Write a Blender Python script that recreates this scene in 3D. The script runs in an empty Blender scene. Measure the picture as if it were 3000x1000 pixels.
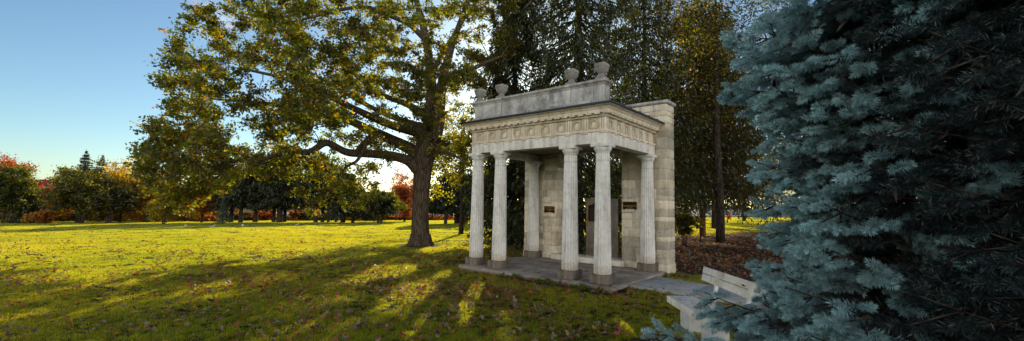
import bpy, bmesh, math, random
import numpy as np
from mathutils import Matrix, Vector
rng = np.random.default_rng(11)
random.seed(5)
SC = bpy.context.scene
COL = SC.collection
PI = math.pi

# ------------------------------------------------------------------ camera and placing helpers
F_PX, PITCH, ROLL, EYE = 1245.54, 0.0767, 0.019, 2.03
FWD = np.array([0, math.cos(PITCH), math.sin(PITCH)])
_r = np.array([1.0, 0, 0]); _u = np.cross(_r, FWD)
RIGHT = math.cos(ROLL)*_r + math.sin(ROLL)*_u
UP = -math.sin(ROLL)*_r + math.cos(ROLL)*_u
CAM = np.array([0, 0, EYE])
cam_d = bpy.data.cameras.new('camera'); cam = bpy.data.objects.new('camera', cam_d); COL.objects.link(cam)
cam_d.sensor_width = 36; cam_d.lens = 36*F_PX/3000; cam_d.clip_start = 0.05; cam_d.clip_end = 3000
cam.matrix_world = Matrix(((RIGHT[0], UP[0], -FWD[0], 0), (RIGHT[1], UP[1], -FWD[1], 0), (RIGHT[2], UP[2], -FWD[2], EYE), (0, 0, 0, 1)))
SC.camera = cam

def ray(px, py):
    return FWD + RIGHT*(px-1500)/F_PX - UP*(py-500)/F_PX
def at(px, py, Y):
    d = ray(px, py); return CAM + d*(Y/d[1])
def atz(px, py, z):
    d = ray(px, py); return CAM + d*((z-EYE)/d[2])
def sp(x, w):
    return w*np.logaddexp(0, np.asarray(x, float)/w)
def smooth(x, a, b):
    t = np.clip((np.asarray(x, float)-a)/(b-a), 0, 1); return t*t*(3-2*t)
def g(X, Y):
    X = np.asarray(X, float); Y = np.asarray(Y, float)
    Yc = np.minimum(Y, 112.0)
    s = 0.025*(np.sin(X*0.9+1.3*np.sin(Y*0.5))*np.sin(Y*0.8+0.7)) + 0.012*np.sin(2.3*X+0.6)*np.cos(1.9*Y)
    ramp = smooth(Y, 9, 30)
    near = smooth(np.hypot(X-2.0, Y-13.5), 4.2, 9)
    return -0.10 + s*near - 0.024*sp(Yc-15, 3) - 0.02*sp(-X-3, 2)*ramp*np.clip(112/np.maximum(Y, 112), 0, 1) + 0.05*sp(X-8, 2)*ramp*np.clip(1-smooth(X, 40, 90), 0, 1)
def ground_at(px, Y):
    """world point on the ground seen in column px at depth Y"""
    x = (px-1500)/F_PX*Y
    for _ in range(3):
        z = float(g(x, Y)); y_img = 0
        d = np.array([x, Y, z])-CAM
        u = 1500+F_PX*(d@RIGHT)/(d@FWD); x += (px-u)/F_PX*Y
    return np.array([x, Y, float(g(x, Y))])
def hpx(Y, dpx):
    return dpx/F_PX*Y

# ------------------------------------------------------------------ tagging
def tag(o, label=None, cat=None, group=None, kind=None):
    if label: o['label'] = label
    if cat: o['category'] = cat
    if group: o['group'] = group
    if kind: o['kind'] = kind
    return o
def empty(name, loc=(0, 0, 0), rz=0.0):
    o = bpy.data.objects.new(name, None); COL.objects.link(o)
    o.location = tuple(loc); o.rotation_euler = (0, 0, rz); o.empty_display_size = 0.2
    return o

# ------------------------------------------------------------------ mesh accumulation (numpy)
class Acc:
    def __init__(s): s.v = []; s.f = []; s.c = []; s.n = 0
    def add(s, verts, faces, col=None):
        verts = np.asarray(verts, np.float32).reshape(-1, 3)
        s.v.append(verts)
        if isinstance(faces, np.ndarray): s.f.append(faces.astype(np.int64)+s.n)
        else:
            by = {}
            for q in faces: by.setdefault(len(q), []).append(q)
            for q in by.values(): s.f.append(np.array(q, np.int64)+s.n)
        if col is None: col = (1, 1, 1)
        c = np.asarray(col, np.float32)
        if c.ndim == 1: c = np.tile(c, (len(verts), 1))
        s.c.append(c); s.n += len(verts)
        return s
    def box(s, x0, x1, y0, y1, z0, z1, col=None):
        v = [(x, y, z) for z in (z0, z1) for y in (y0, y1) for x in (x0, x1)]
        return s.add(v, [(0, 2, 3, 1), (4, 5, 7, 6), (0, 1, 5, 4), (2, 6, 7, 3), (0, 4, 6, 2), (1, 3, 7, 5)], col)
    def loft(s, loops, col=None, cap=True, closed=True):
        L = np.asarray(loops, np.float32); m, n = L.shape[:2]
        i = np.arange(m-1)[:, None]*n; j = np.arange(n if closed else n-1)[None, :]; j2 = (j+1) % n
        q = np.stack([i+j, i+j2, i+n+j2, i+n+j], -1).reshape(-1, 4)
        if cap and closed:
            fs = [tuple(range(n-1, -1, -1)), tuple((m-1)*n+k for k in range(n))]
            base = s.n
            s.add(L.reshape(-1, 3), q, col)
            for t in fs: s.f.append(np.array([t], np.int64)+base)
        else: s.add(L.reshape(-1, 3), q, col)
        return s
    def rect_loft(s, prof, cx=0, cy=0, col=None, k=0.0):
        """prof: (hx, hy, z); k>0 rounds the plan corners"""
        loops = []
        for hx, hy, z in prof:
            if k <= 0: loops.append([(cx-hx, cy-hy, z), (cx+hx, cy-hy, z), (cx+hx, cy+hy, z), (cx-hx, cy+hy, z)])
            else:
                a = k
                loops.append([(cx+x*hx, cy+y*hy, z) for x, y in ((-1+a, -1), (1-a, -1), (1-a*.3, -1+a*.3), (1, -1+a), (1, 1-a), (1-a*.3, 1-a*.3), (1-a, 1), (-1+a, 1), (-1+a*.3, 1-a*.3), (-1, 1-a), (-1, -1+a), (-1+a*.3, -1+a*.3))])
        return s.loft(loops, col)
    def lathe(s, prof, cx=0, cy=0, n=24, col=None, cap=True):
        a = np.arange(n)*2*PI/n
        loops = [np.stack([cx+r*np.cos(a), cy+r*np.sin(a), np.full(n, z)], -1) for r, z in prof]
        return s.loft(loops, col, cap)
    def tube(s, pts, rad, n=6, col=None, cap=False):
        P = np.asarray(pts, float); R = np.broadcast_to(np.asarray(rad, float), (len(P),))
        T = np.gradient(P, axis=0); T /= np.linalg.norm(T, axis=1, keepdims=True)+1e-9
        up = np.array([0, 0, 1.0]) if abs(T[:, 2]).mean() < .8 else np.array([1.0, 0, 0])
        A = np.cross(T, up); A /= np.linalg.norm(A, axis=1, keepdims=True)+1e-9
        B = np.cross(A, T)
        a = np.arange(n)*2*PI/n
        L = P[:, None]+R[:, None, None]*(np.cos(a)[None, :, None]*A[:, None]+np.sin(a)[None, :, None]*B[:, None])
        return s.loft(L, col, cap)
    def ball(s, c, r, n=10, m=6, col=None):
        c = np.asarray(c, float); r = np.broadcast_to(np.asarray(r, float), (3,))
        a = np.arange(n)*2*PI/n
        L = []
        for k in range(m+1):
            t = -PI/2+PI*(k+0.02)/(m+0.04); L.append(np.stack([c[0]+r[0]*math.cos(t)*np.cos(a), c[1]+r[1]*math.cos(t)*np.sin(a), np.full(n, c[2]+r[2]*math.sin(t))], -1))
        return s.loft(L, col)
    def build(s, name, mat, parent=None, smooth=False, scale=1.0, bevel=0, origin=None):
        V = np.concatenate(s.v)*scale
        if origin is not None: V = V-np.asarray(origin, np.float32)
        C = np.concatenate(s.c)
        me = bpy.data.meshes.new(name)
        me.vertices.add(len(V)); me.vertices.foreach_set('co', V.astype(np.float32).ravel())
        nl = sum(f.size for f in s.f); npo = sum(len(f) for f in s.f)
        me.loops.add(nl); me.polygons.add(npo)
        me.loops.foreach_set('vertex_index', np.concatenate([f.ravel() for f in s.f]).astype(np.int32))
        tot = np.concatenate([np.full(len(f), f.shape[1], np.int32) for f in s.f])
        st = np.concatenate([[0], np.cumsum(tot)[:-1]]).astype(np.int32)
        me.polygons.foreach_set('loop_start', st)
        me.update(calc_edges=True)
        at_ = me.color_attributes.new('Col', 'FLOAT_COLOR', 'POINT')
        at_.data.foreach_set('color', np.concatenate([C, np.ones((len(C), 1))], 1).astype(np.float32).ravel())
        if smooth: me.polygons.foreach_set('use_smooth', np.ones(npo, bool))
        me.materials.append(mat)
        o = bpy.data.objects.new(name, me); COL.objects.link(o)
        if parent is not None: o.parent = parent
        if origin is not None: o.location = tuple(origin)
        if bevel:
            b = o.modifiers.new('bevel', 'BEVEL'); b.width = bevel; b.segments = 2; b.limit_method = 'ANGLE'; b.angle_limit = 0.7
        return o

def quads(N, base=0):
    return (np.arange(N)[:, None]*4+np.arange(4)[None, :])+base
def unit(v):
    return v/(np.linalg.norm(v, axis=-1, keepdims=True)+1e-9)
def leaf_cloud(acc, P, size, col, aspect=0.62, up=0.35, dirs=None, jitter=1.0, fold=0.0):
    """rhombic leaf faces: P (N,3), size (N), col (N,3)"""
    N = len(P)
    nrm = unit(rng.normal(size=(N, 3))+np.array([0, 0, up*2]))
    d = rng.normal(size=(N, 3)) if dirs is None else dirs+jitter*rng.normal(size=(N, 3))
    d = unit(d-(d*nrm).sum(1, keepdims=True)*nrm)
    w = np.cross(nrm, d)
    s = np.asarray(size)[:, None]
    a = P-d*s*.5; b = P+w*s*aspect*.5+nrm*s*fold; c = P+d*s*.5; e = P-w*s*aspect*.5+nrm*s*fold
    V = np.stack([a, b, c, e], 1).reshape(-1, 3)
    acc.add(V, quads(N), np.repeat(col, 4, 0))

# ------------------------------------------------------------------ materials
def nmat(name):
    m = bpy.data.materials.new(name); m.use_nodes = True
    nt = m.node_tree; nt.nodes.clear()
    out = nt.nodes.new('ShaderNodeOutputMaterial')
    return m, nt, out
def N(nt, t, **kw):
    n = nt.nodes.new(t)
    for k, v in kw.items():
        if k in n.inputs: n.inputs[k].default_value = v
        else: setattr(n, k, v)
    return n
def LK(nt, a, b): nt.links.new(a, b)
def ramp(nt, fac, stops):
    r = nt.nodes.new('ShaderNodeValToRGB'); LK(nt, fac, r.inputs[0])
    e = r.color_ramp.elements
    while len(e) > 1: e.remove(e[0])
    e[0].position = stops[0][0]; e[0].color = (*stops[0][1], 1)
    for p, c in stops[1:]:
        q = e.new(p); q.color = (*c, 1)
    return r.outputs[0]
def noise(nt, scale, detail=5, rough=0.6, vec=None, dist=0):
    n = N(nt, 'ShaderNodeTexNoise'); n.inputs['Scale'].default_value = scale; n.inputs['Detail'].default_value = detail
    n.inputs['Roughness'].default_value = rough; n.inputs['Distortion'].default_value = dist
    if vec is not None: LK(nt, vec, n.inputs['Vector'])
    return n.outputs['Fac']
def mixc(nt, fac, a, b, mode='MIX'):
    m = N(nt, 'ShaderNodeMix', data_type='RGBA', blend_type=mode); m.clamp_result = mode == 'MULTIPLY' and isinstance(b, tuple) and max(b) > 1.5
    for s, v in ((m.inputs[0], fac), (m.inputs[6], a), (m.inputs[7], b)):
        if isinstance(v, (int, float)): s.default_value = v
        elif isinstance(v, tuple): s.default_value = (*v, 1)
        else: LK(nt, v, s)
    return m.outputs[2]
def texco(nt, which='Object'):
    return N(nt, 'ShaderNodeTexCoord').outputs[which]
def mapping(nt, vec, scale=(1, 1, 1)):
    m = N(nt, 'ShaderNodeMapping'); m.inputs['Scale'].default_value = scale; LK(nt, vec, m.inputs['Vector']); return m.outputs[0]
def bump(nt, h, strength=0.5, dist=0.02):
    b = N(nt, 'ShaderNodeBump'); b.inputs['Strength'].default_value = strength; b.inputs['Distance'].default_value = dist
    LK(nt, h, b.inputs['Height']); return b.outputs[0]
def principled(nt, out, col, rough=0.8, nrm=None, spec=0.3, metal=0):
    p = N(nt, 'ShaderNodeBsdfPrincipled')
    p.inputs['Roughness'].default_value = rough; p.inputs['Specular IOR Level'].default_value = spec; p.inputs['Metallic'].default_value = metal
    if isinstance(col, tuple): p.inputs['Base Color'].default_value = (*col, 1)
    else: LK(nt, col, p.inputs['Base Color'])
    if nrm is not None: LK(nt, nrm, p.inputs['Normal'])
    LK(nt, p.outputs[0], out.inputs[0]); return p
def attr(nt, name='Col'):
    a = N(nt, 'ShaderNodeAttribute', attribute_name=name); return a.outputs['Color']

def leaf_mat(name, trans=0.5, tint=(1.5, 1.25, 0.35), gloss=0.06, rough=0.45):
    m, nt, out = nmat(name)
    c = attr(nt)
    d = N(nt, 'ShaderNodeBsdfDiffuse'); LK(nt, c, d.inputs[0])
    t = N(nt, 'ShaderNodeBsdfTranslucent'); LK(nt, mixc(nt, 1.0, c, tint, 'MULTIPLY'), t.inputs[0])
    mx = N(nt, 'ShaderNodeMixShader'); mx.inputs[0].default_value = trans; LK(nt, d.outputs[0], mx.inputs[1]); LK(nt, t.outputs[0], mx.inputs[2])
    gl = N(nt, 'ShaderNodeBsdfGlossy'); gl.inputs['Roughness'].default_value = rough; gl.inputs['Color'].default_value = (.8, .8, .8, 1)
    m2 = N(nt, 'ShaderNodeMixShader'); m2.inputs[0].default_value = gloss; LK(nt, mx.outputs[0], m2.inputs[1]); LK(nt, gl.outputs[0], m2.inputs[2])
    LK(nt, m2.outputs[0], out.inputs[0]); return m
M = {}
M['leaf'] = leaf_mat('broad_leaf', 0.7, (10.5, 8.6, 0.6), 0.05)
M['redleaf'] = leaf_mat('red_leaf', 0.6, (2.6, 1.9, 0.2))
M['needle'] = leaf_mat('dark_needle', 0.42, (5.0, 4.2, 0.7), 0.05)
M['blueneedle'] = leaf_mat('blue_needle', 0.18, (1.0, 1.05, 0.9), 0.05, 0.4)
M['litter'] = leaf_mat('fallen_leaf', 0.42, (1.9, 1.3, 0.6), 0.10)

def bark_mat(name, dark, light, sx=14, sz=2.2, strength=0.9):
    m, nt, out = nmat(name)
    v = mapping(nt, texco(nt), (sx, sx, sz))
    vo = N(nt, 'ShaderNodeTexVoronoi', feature='DISTANCE_TO_EDGE'); vo.inputs['Scale'].default_value = 1.0
    n1 = N(nt, 'ShaderNodeTexNoise'); n1.inputs['Scale'].default_value = 1.2; n1.inputs['Detail'].default_value = 6; LK(nt, v, n1.inputs['Vector'])
    v2 = mixc(nt, 0.25, v, n1.outputs['Color'], 'ADD'); LK(nt, v2, vo.inputs['Vector'])
    h = N(nt, 'ShaderNodeMath', operation='MULTIPLY'); LK(nt, vo.outputs[0], h.inputs[0]); h.inputs[1].default_value = 2.2
    h2 = N(nt, 'ShaderNodeMath', operation='ADD'); LK(nt, h.outputs[0], h2.inputs[0]); LK(nt, n1.outputs['Fac'], h2.inputs[1])
    c = ramp(nt, h2.outputs[0], [(0.35, dark), (0.75, tuple((a+b)/2 for a, b in zip(dark, light))), (1.3, light)])
    principled(nt, out, c, 0.92, bump(nt, h2.outputs[0], strength, 0.06), 0.15)
    return m
M['oak_bark'] = bark_mat('oak_bark', (0.040, 0.026, 0.016), (0.165, 0.125, 0.090), 11, 1.7, 1.0)
M['bark'] = bark_mat('tree_bark', (0.02, 0.015, 0.012), (0.09, 0.068, 0.05), 8, 2.0)
M['redbark'] = bark_mat('pine_bark', (0.05, 0.022, 0.012), (0.2, 0.10, 0.06), 8, 2.0)

def stone_mat(name, base, dark, light, stain=None, lichen=0.0, bstr=0.35, attr_mul=True, rough=0.9, scale=1.0):
    m, nt, out = nmat(name)
    o = texco(nt)
    n1 = noise(nt, 1.6*scale, 6, 0.65, o); n2 = noise(nt, 9*scale, 6, 0.7, o); n3 = noise(nt, 60*scale, 4, 0.7, o)
    c = ramp(nt, n1, [(0.33, dark), (0.5, base), (0.68, light)])
    c = mixc(nt, 0.45, c, ramp(nt, n2, [(0.3, (0.55, 0.55, 0.55)), (0.55, (1, 1, 1)), (0.75, (1.12, 1.11, 1.08))]), 'MULTIPLY')
    c = mixc(nt, 0.5, c, ramp(nt, n3, [(0.3, (0.7, 0.7, 0.7)), (0.5, (1, 1, 1))]), 'MULTIPLY')
    # vertical rain streaks
    st = noise(nt, 1.0, 4, 0.6, mapping(nt, o, (7, 7, 0.7)))
    c = mixc(nt, 0.5, c, ramp(nt, st, [(0.35, (0.5, 0.48, 0.45)), (0.52, (1, 1, 1))]), 'MULTIPLY')
    if lichen > 0:
        lc = noise(nt, 3.1, 8, 0.75, o)
        c = mixc(nt, ramp(nt, lc, [(0.56, (0, 0, 0)), (0.66, (lichen,)*3)]), c, (0.5, 0.5, 0.46))
        lc2 = noise(nt, 2.2, 7, 0.7, mapping(nt, o, (1.3, 1.3, .8)))
        c = mixc(nt, ramp(nt, lc2, [(0.5, (0, 0, 0)), (0.64, (lichen,)*3)]), c, (0.06, 0.058, 0.055))
    if stain:
        z0, z1, sc_ = stain
        sx = N(nt, 'ShaderNodeSeparateXYZ'); LK(nt, o, sx.inputs[0])
        mr = N(nt, 'ShaderNodeMapRange'); mr.inputs[1].default_value = z0; mr.inputs[2].default_value = z1; mr.inputs[3].default_value = 1; mr.inputs[4].default_value = 0
        ad = N(nt, 'ShaderNodeMath', operation='MULTIPLY_ADD'); LK(nt, n2, ad.inputs[0]); ad.inputs[1].default_value = 0.25; LK(nt, sx.outputs[2], ad.inputs[2])
        LK(nt, ad.outputs[0], mr.inputs[0])
        c = mixc(nt, mr.outputs[0], c, mixc(nt, 1.0, c, sc_, 'MULTIPLY'))
    if attr_mul: c = mixc(nt, 1.0, c, attr(nt), 'MULTIPLY')
    hh = N(nt, 'ShaderNodeMath', operation='ADD'); LK(nt, n2, hh.inputs[0]); LK(nt, n3, hh.inputs[1])
    principled(nt, out, c, rough, bump(nt, hh.outputs[0], bstr, 0.012), 0.2)
    return m
M['column'] = stone_mat('column_stone', (0.74, 0.72, 0.68), (0.63, 0.61, 0.57), (0.80, 0.79, 0.76), (0.18, 0.62, (0.62, 0.47, 0.28)), 0, 0.15)
M['entab'] = stone_mat('entablature_stone', (0.76, 0.73, 0.67), (0.66, 0.63, 0.57), (0.82, 0.80, 0.75), None, 0, 0.2)
M['cornice'] = stone_mat('cornice_stone', (0.76, 0.67, 0.52), (0.66, 0.57, 0.43), (0.82, 0.75, 0.62), None, 0, 0.2)
M['parapet'] = stone_mat('parapet_stone', (0.50, 0.49, 0.47), (0.32, 0.31, 0.295), (0.66, 0.66, 0.64), None, 0.55, 0.4)
M['ashlar'] = stone_mat('ashlar_stone', (0.76, 0.69, 0.57), (0.58, 0.51, 0.40), (0.86, 0.81, 0.71), None, 0.12, 0.9)
M['plinth'] = stone_mat('plinth_stone', (0.17, 0.14, 0.11), (0.10, 0.083, 0.065), (0.25, 0.215, 0.18), None, 0.12, 0.4)
M['paving'] = stone_mat('paving_concrete', (0.33, 0.285, 0.245), (0.225, 0.19, 0.16), (0.43, 0.385, 0.34), None, 0, 0.3)
M['pathconc'] = stone_mat('path_concrete', (0.43, 0.415, 0.40), (0.35, 0.335, 0.32), (0.50, 0.49, 0.47), None, 0, 0.3)
M['stele'] = stone_mat('stele_concrete', (0.20, 0.165, 0.125), (0.12, 0.10, 0.075), (0.27, 0.235, 0.195), None, 0.1, 0.3)
M['benchwood'] = stone_mat('weathered_white_wood', (0.84, 0.78, 0.68), (0.70, 0.62, 0.51), (0.88, 0.85, 0.80), None, 0, 0.3)
M['benchconc'] = stone_mat('bench_concrete', (0.62, 0.63, 0.63), (0.52, 0.53, 0.53), (0.7, 0.71, 0.71), None, 0, 0.3)

def plain(name, col, rough=0.6, metal=0, var=0.15, spec=0.3, scale=6):
    m, nt, out = nmat(name)
    n = noise(nt, scale, 5, 0.6, texco(nt))
    c = ramp(nt, n, [(0.3, tuple(x*(1-var) for x in col)), (0.7, tuple(min(1, x*(1+var)) for x in col))])
    c = mixc(nt, 1.0, c, attr(nt), 'MULTIPLY')
    principled(nt, out, c, rough, None, spec, metal); return m
M['lead'] = plain('roof_sheet', (0.035, 0.042, 0.05), 0.5, 0, 0.2)
M['bronze'] = plain('plaque_bronze', (0.028, 0.019, 0.012), 0.45, 0.3)
M['gold'] = plain('gilt_lettering', (0.42, 0.24, 0.07), 0.45, 0.3)
M['plaqueblue'] = plain('plaque_blue', (0.012, 0.014, 0.028), 0.4)
M['white'] = plain('white_paint', (0.7, 0.7, 0.7), 0.5)
M['gull'] = plain('feathers', (0.75, 0.75, 0.75), 0.8)
M['brick'] = plain('brick_wall', (0.22, 0.09, 0.06), 0.9)
M['limestone'] = plain('building_stone', (0.36, 0.33, 0.29), 0.9)
M['slate'] = plain('roof_slate', (0.05, 0.05, 0.06), 0.7)
M['glass'] = plain('window_glass', (0.06, 0.09, 0.12), 0.12, 0, 0.1, 0.6)
M['bluewall'] = plain('blue_panel_wall', (0.16, 0.24, 0.31), 0.6)
M['orangeplastic'] = plain('orange_plastic', (0.7, 0.09, 0.02), 0.5)
M['rubber'] = plain('rubber', (0.02, 0.02, 0.02), 0.8)
M['dirt'] = plain('mulch', (0.05, 0.034, 0.024), 0.95)
M['asphalt'] = plain('asphalt', (0.07, 0.068, 0.066), 0.9)

# ------------------------------------------------------------------ sky and sun
SUN_AZ, SUN_EL = math.radians(1.4), math.radians(16.9)
w = bpy.data.worlds.new('World'); SC.world = w; w.use_nodes = True
nt = w.node_tree; nt.nodes.clear()
wo = nt.nodes.new('ShaderNodeOutputWorld'); bg = nt.nodes.new('ShaderNodeBackground'); LK(nt, bg.outputs[0], wo.inputs[0])
sky = nt.nodes.new('ShaderNodeTexSky'); sky.sky_type = 'NISHITA'; sky.sun_disc = False
sky.sun_elevation = SUN_EL; sky.sun_rotation = SUN_AZ; sky.air_density = 1.0; sky.dust_density = 0.5; sky.ozone_density = 2.2; sky.altitude = 300
# one small wisp of cloud, high on the left
gd = texco(nt, 'Generated'); 
dv = N(nt, 'ShaderNodeVectorMath', operation='DISTANCE'); LK(nt, gd, dv.inputs[0])
_cd = unit(ray(625, 48)); dv.inputs[1].default_value = tuple(_cd)
cm = N(nt, 'ShaderNodeMapRange'); cm.inputs[1].default_value = 0.01; cm.inputs[2].default_value = 0.055; cm.inputs[3].default_value = 1; cm.inputs[4].default_value = 0; LK(nt, dv.outputs['Value'], cm.inputs[0])
cn = noise(nt, 1.0, 7, 0.62, mapping(nt, gd, (14, 14, 46)))
cc = ramp(nt, cn, [(0.42, (0, 0, 0)), (0.66, (1, 1, 1))])
cf = N(nt, 'ShaderNodeMath', operation='MULTIPLY'); LK(nt, cc, cf.inputs[0]); LK(nt, cm.outputs[0], cf.inputs[1])
cf2 = N(nt, 'ShaderNodeMath', operation='MULTIPLY'); LK(nt, cf.outputs[0], cf2.inputs[0]); cf2.inputs[1].default_value = 0.55
SKY_STR = 0.15
sky_col = mixc(nt, 1.0, sky.outputs[0], (.79, .925, .935), 'MULTIPLY')
# added fill light: cloud-mottled glow in the unseen sky opposite the sun
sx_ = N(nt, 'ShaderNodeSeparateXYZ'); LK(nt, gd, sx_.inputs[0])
def mrange(src, a, b):
    q = N(nt, 'ShaderNodeMapRange', interpolation_type='SMOOTHSTEP'); q.inputs[1].default_value = a; q.inputs[2].default_value = b; q.inputs[3].default_value = 0; q.inputs[4].default_value = 1
    LK(nt, src, q.inputs[0]); return q.outputs[0]
def mul(a, b):
    q = N(nt, 'ShaderNodeMath', operation='MULTIPLY'); LK(nt, a, q.inputs[0])
    if isinstance(b, float): q.inputs[1].default_value = b
    else: LK(nt, b, q.inputs[1])
    return q.outputs[0]
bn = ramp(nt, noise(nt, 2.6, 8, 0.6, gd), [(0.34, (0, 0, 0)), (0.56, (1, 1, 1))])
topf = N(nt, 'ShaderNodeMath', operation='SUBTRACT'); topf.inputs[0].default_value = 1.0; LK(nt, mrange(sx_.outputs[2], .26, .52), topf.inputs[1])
fill_glow = mul(mul(mul(mrange(mul(sx_.outputs[1], -1.0), -.05, .45), mrange(sx_.outputs[2], .0, .10)), topf.outputs[0]), bn)
sky_col = mixc(nt, fill_glow, sky_col, (29.5, 27.3, 24.2))
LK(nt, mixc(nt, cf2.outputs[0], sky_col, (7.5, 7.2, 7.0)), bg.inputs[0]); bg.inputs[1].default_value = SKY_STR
ld = bpy.data.lights.new('sun', 'SUN'); lo = bpy.data.objects.new('sun', ld); COL.objects.link(lo)
ld.energy = 5.0; ld.angle = math.radians(0.55); ld.color = (1.0, 0.85, 0.60)
SUND = np.array([math.sin(SUN_AZ)*math.cos(SUN_EL), math.cos(SUN_AZ)*math.cos(SUN_EL), math.sin(SUN_EL)])
lo.rotation_euler = Vector(SUND).to_track_quat('Z', 'Y').to_euler(); lo.location = (0, 60, 40)
SC.view_settings.view_transform = 'Standard'; SC.view_settings.look = 'None'; SC.view_settings.exposure = 0; SC.view_settings.gamma = 1
cy = SC.cycles
cy.use_denoising = True; cy.denoiser = 'OPENIMAGEDENOISE'; cy.denoising_prefilter = 'NONE'; cy.denoising_input_passes = 'RGB_ALBEDO_NORMAL'
cy.max_bounces = 8; cy.diffuse_bounces = 4; cy.transmission_bounces = 6; cy.glossy_bounces = 2; cy.transparent_max_bounces = 6
cy.sample_clamp_indirect = 4.0; cy.caustics_reflective = False; cy.caustics_refractive = False

# ------------------------------------------------------------------ portico frame
S = 1.4
PW, PD, PX2, X5, X6 = 3.288, 2.129, 0.713, 0.082, 0.0975
PYAW = -0.6917
_p = np.array([7.0929, -7.298])
def loc2w(x, y, z=0.0):
    dx, dy = x-_p[0], y-_p[1]
    return np.array([(dx*math.cos(PYAW)-dy*math.sin(PYAW))*S, (dx*math.sin(PYAW)+dy*math.cos(PYAW))*S, z*S])
def w2loc(X, Y):
    X = np.asarray(X)/S; Y = np.asarray(Y)/S
    return X*math.cos(PYAW)+Y*math.sin(PYAW)+_p[0], -X*math.sin(PYAW)+Y*math.cos(PYAW)+_p[1]
PORT_LOC = loc2w(0, 0, 0)

# paved walk: strip leaving the portico's right side
WALK = [np.array(q[:2]) for q in (loc2w(3.66, 0.36), loc2w(3.66, 1.72), atz(2083, 836, -.05), atz(1990, 858.5, -.05))]
wd = unit(WALK[2]-WALK[1]); wd2 = unit(WALK[3]-WALK[0])
WALK_POLY = [WALK[0], WALK[1], WALK[1]+wd*16, WALK[0]+wd2*16]
def in_poly(X, Y, poly, grow=0.0):
    X = np.asarray(X); r = np.ones(X.shape, bool); c = np.mean(poly, 0)
    for i in range(len(poly)):
        a, b = poly[i], poly[(i+1) % len(poly)]; e = b-a; n = np.array([-e[1], e[0]])/np.hypot(*e)
        if (c-a)@n < 0: n = -n
        r &= ((X-a[0])*n[0]+(Y-a[1])*n[1]) > -grow
    return r
def on_platform(X, Y, grow=0.0):
    x, y = w2loc(X, Y); q = grow/S
    return (x > -0.225-q) & (x < 3.70+q) & (y > -0.36-q) & (y < 2.9+q)
def hashnoise(X, Y, s=1.0):
    return (np.sin(X*1.7*s+2.1*np.sin(Y*0.9*s))+np.sin(Y*2.3*s+1.7*np.sin(X*1.1*s+1))+np.sin((X+Y)*0.8*s+3))/3
def bare(X, Y):
    """how bare (mulch or soil) the ground is"""
    X = np.asarray(X, float); Y = np.asarray(Y, float)
    h = hashnoise(X, Y)
    lx, ly = w2loc(X, Y)
    m = smooth(X-(5.2+0.05*(Y-14))+0.8*h, 0, 1.0)*smooth(Y-13.2-0.25*h, 0, .8)*(1-smooth(Y-31-1.2*h-0.3*np.maximum(X-12, 0), 0, 4))     # mulch under the spruces, right
    b2 = smooth(ly, 2.6, 3.2)*(1-smooth(Y, 22, 27))*smooth(lx, -1.0, 0.8)
    front = (1-smooth(np.abs(ly+0.47+0.03*h), 0.05, 0.2))*smooth(lx, 0.7, 1.4)*(1-smooth(lx, 3.6, 3.9))*0.9
    pt = 0.85*(1-smooth(np.hypot((X-2.55)/1.0, (Y-6.75)/.55), 0.5, 1.1+0.2*h))
    sprc = 1-smooth(np.hypot(X-7.6, Y-6.4)-4.0+0.5*h, -0.6, 0.6)
    oak = 1-smooth(np.hypot(X+4.9, Y-23)-1.0+.2*h, 0, .7)
    return np.clip(np.maximum.reduce([m, b2*.9, front, pt, sprc*.9, oak*.7]), 0, 1)

def axis(parts):
    r = []
    for a, b, s in parts: r += list(np.arange(a, b, s))
    return np.array(r+[parts[-1][1]])
gx = axis([(-500, -140, 40), (-140, -40, 5), (-40, -14, 1.0), (-14, 14, 0.22), (14, 40, 1.0), (40, 140, 5), (140, 500, 40)])
gy = axis([(-60, 0, 6), (0, 4, 1), (4, 22, 0.22), (22, 40, .6), (40, 120, 2.5), (120, 200, 10), (200, 900, 70)])
GX, GY = np.meshgrid(gx, gy)
GZ = g(GX, GY)
nx, ny = len(gx), len(gy)
fi = (np.arange(ny-1)[:, None]*nx+np.arange(nx-1)[None, :]).ravel()
B = bare(GX, GY).ravel()
ga = Acc(); ga.add(np.stack([GX, GY, GZ], -1).reshape(-1, 3), np.stack([fi, fi+1, fi+nx+1, fi+nx], -1), np.stack([B, B, B], -1))
m, nt, out = nmat('lawn_soil')
o_ = texco(nt)
n1 = noise(nt, 0.35, 6, .6, o_); n2 = noise(nt, 7, 6, .7, o_); n3 = noise(nt, 45, 3, .7, o_)
gc = ramp(nt, n1, [(0.3, (0.018, 0.023, 0.006)), (0.55, (0.026, 0.031, 0.008)), (0.75, (0.04, 0.04, 0.011))])
gc = mixc(nt, 0.6, gc, ramp(nt, n2, [(0.3, (0.55, 0.55, 0.5)), (0.7, (1.25, 1.2, 1.1))]), 'MULTIPLY')
dc = ramp(nt, n2, [(0.3, (0.025, 0.017, 0.012)), (0.5, (0.055, 0.038, 0.026)), (0.72, (0.10, 0.068, 0.042))])
gc = mixc(nt, ramp(nt, attr(nt), [(0.3, (0, 0, 0)), (0.65, (1, 1, 1))]), gc, dc)
hh = N(nt, 'ShaderNodeMath', operation='ADD'); LK(nt, n2, hh.inputs[0]); LK(nt, n3, hh.inputs[1])
principled(nt, out, gc, 0.95, bump(nt, hh.outputs[0], 0.8, 0.05), 0.1)
tag(ga.build('ground', m, smooth=True), kind='structure')

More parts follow.
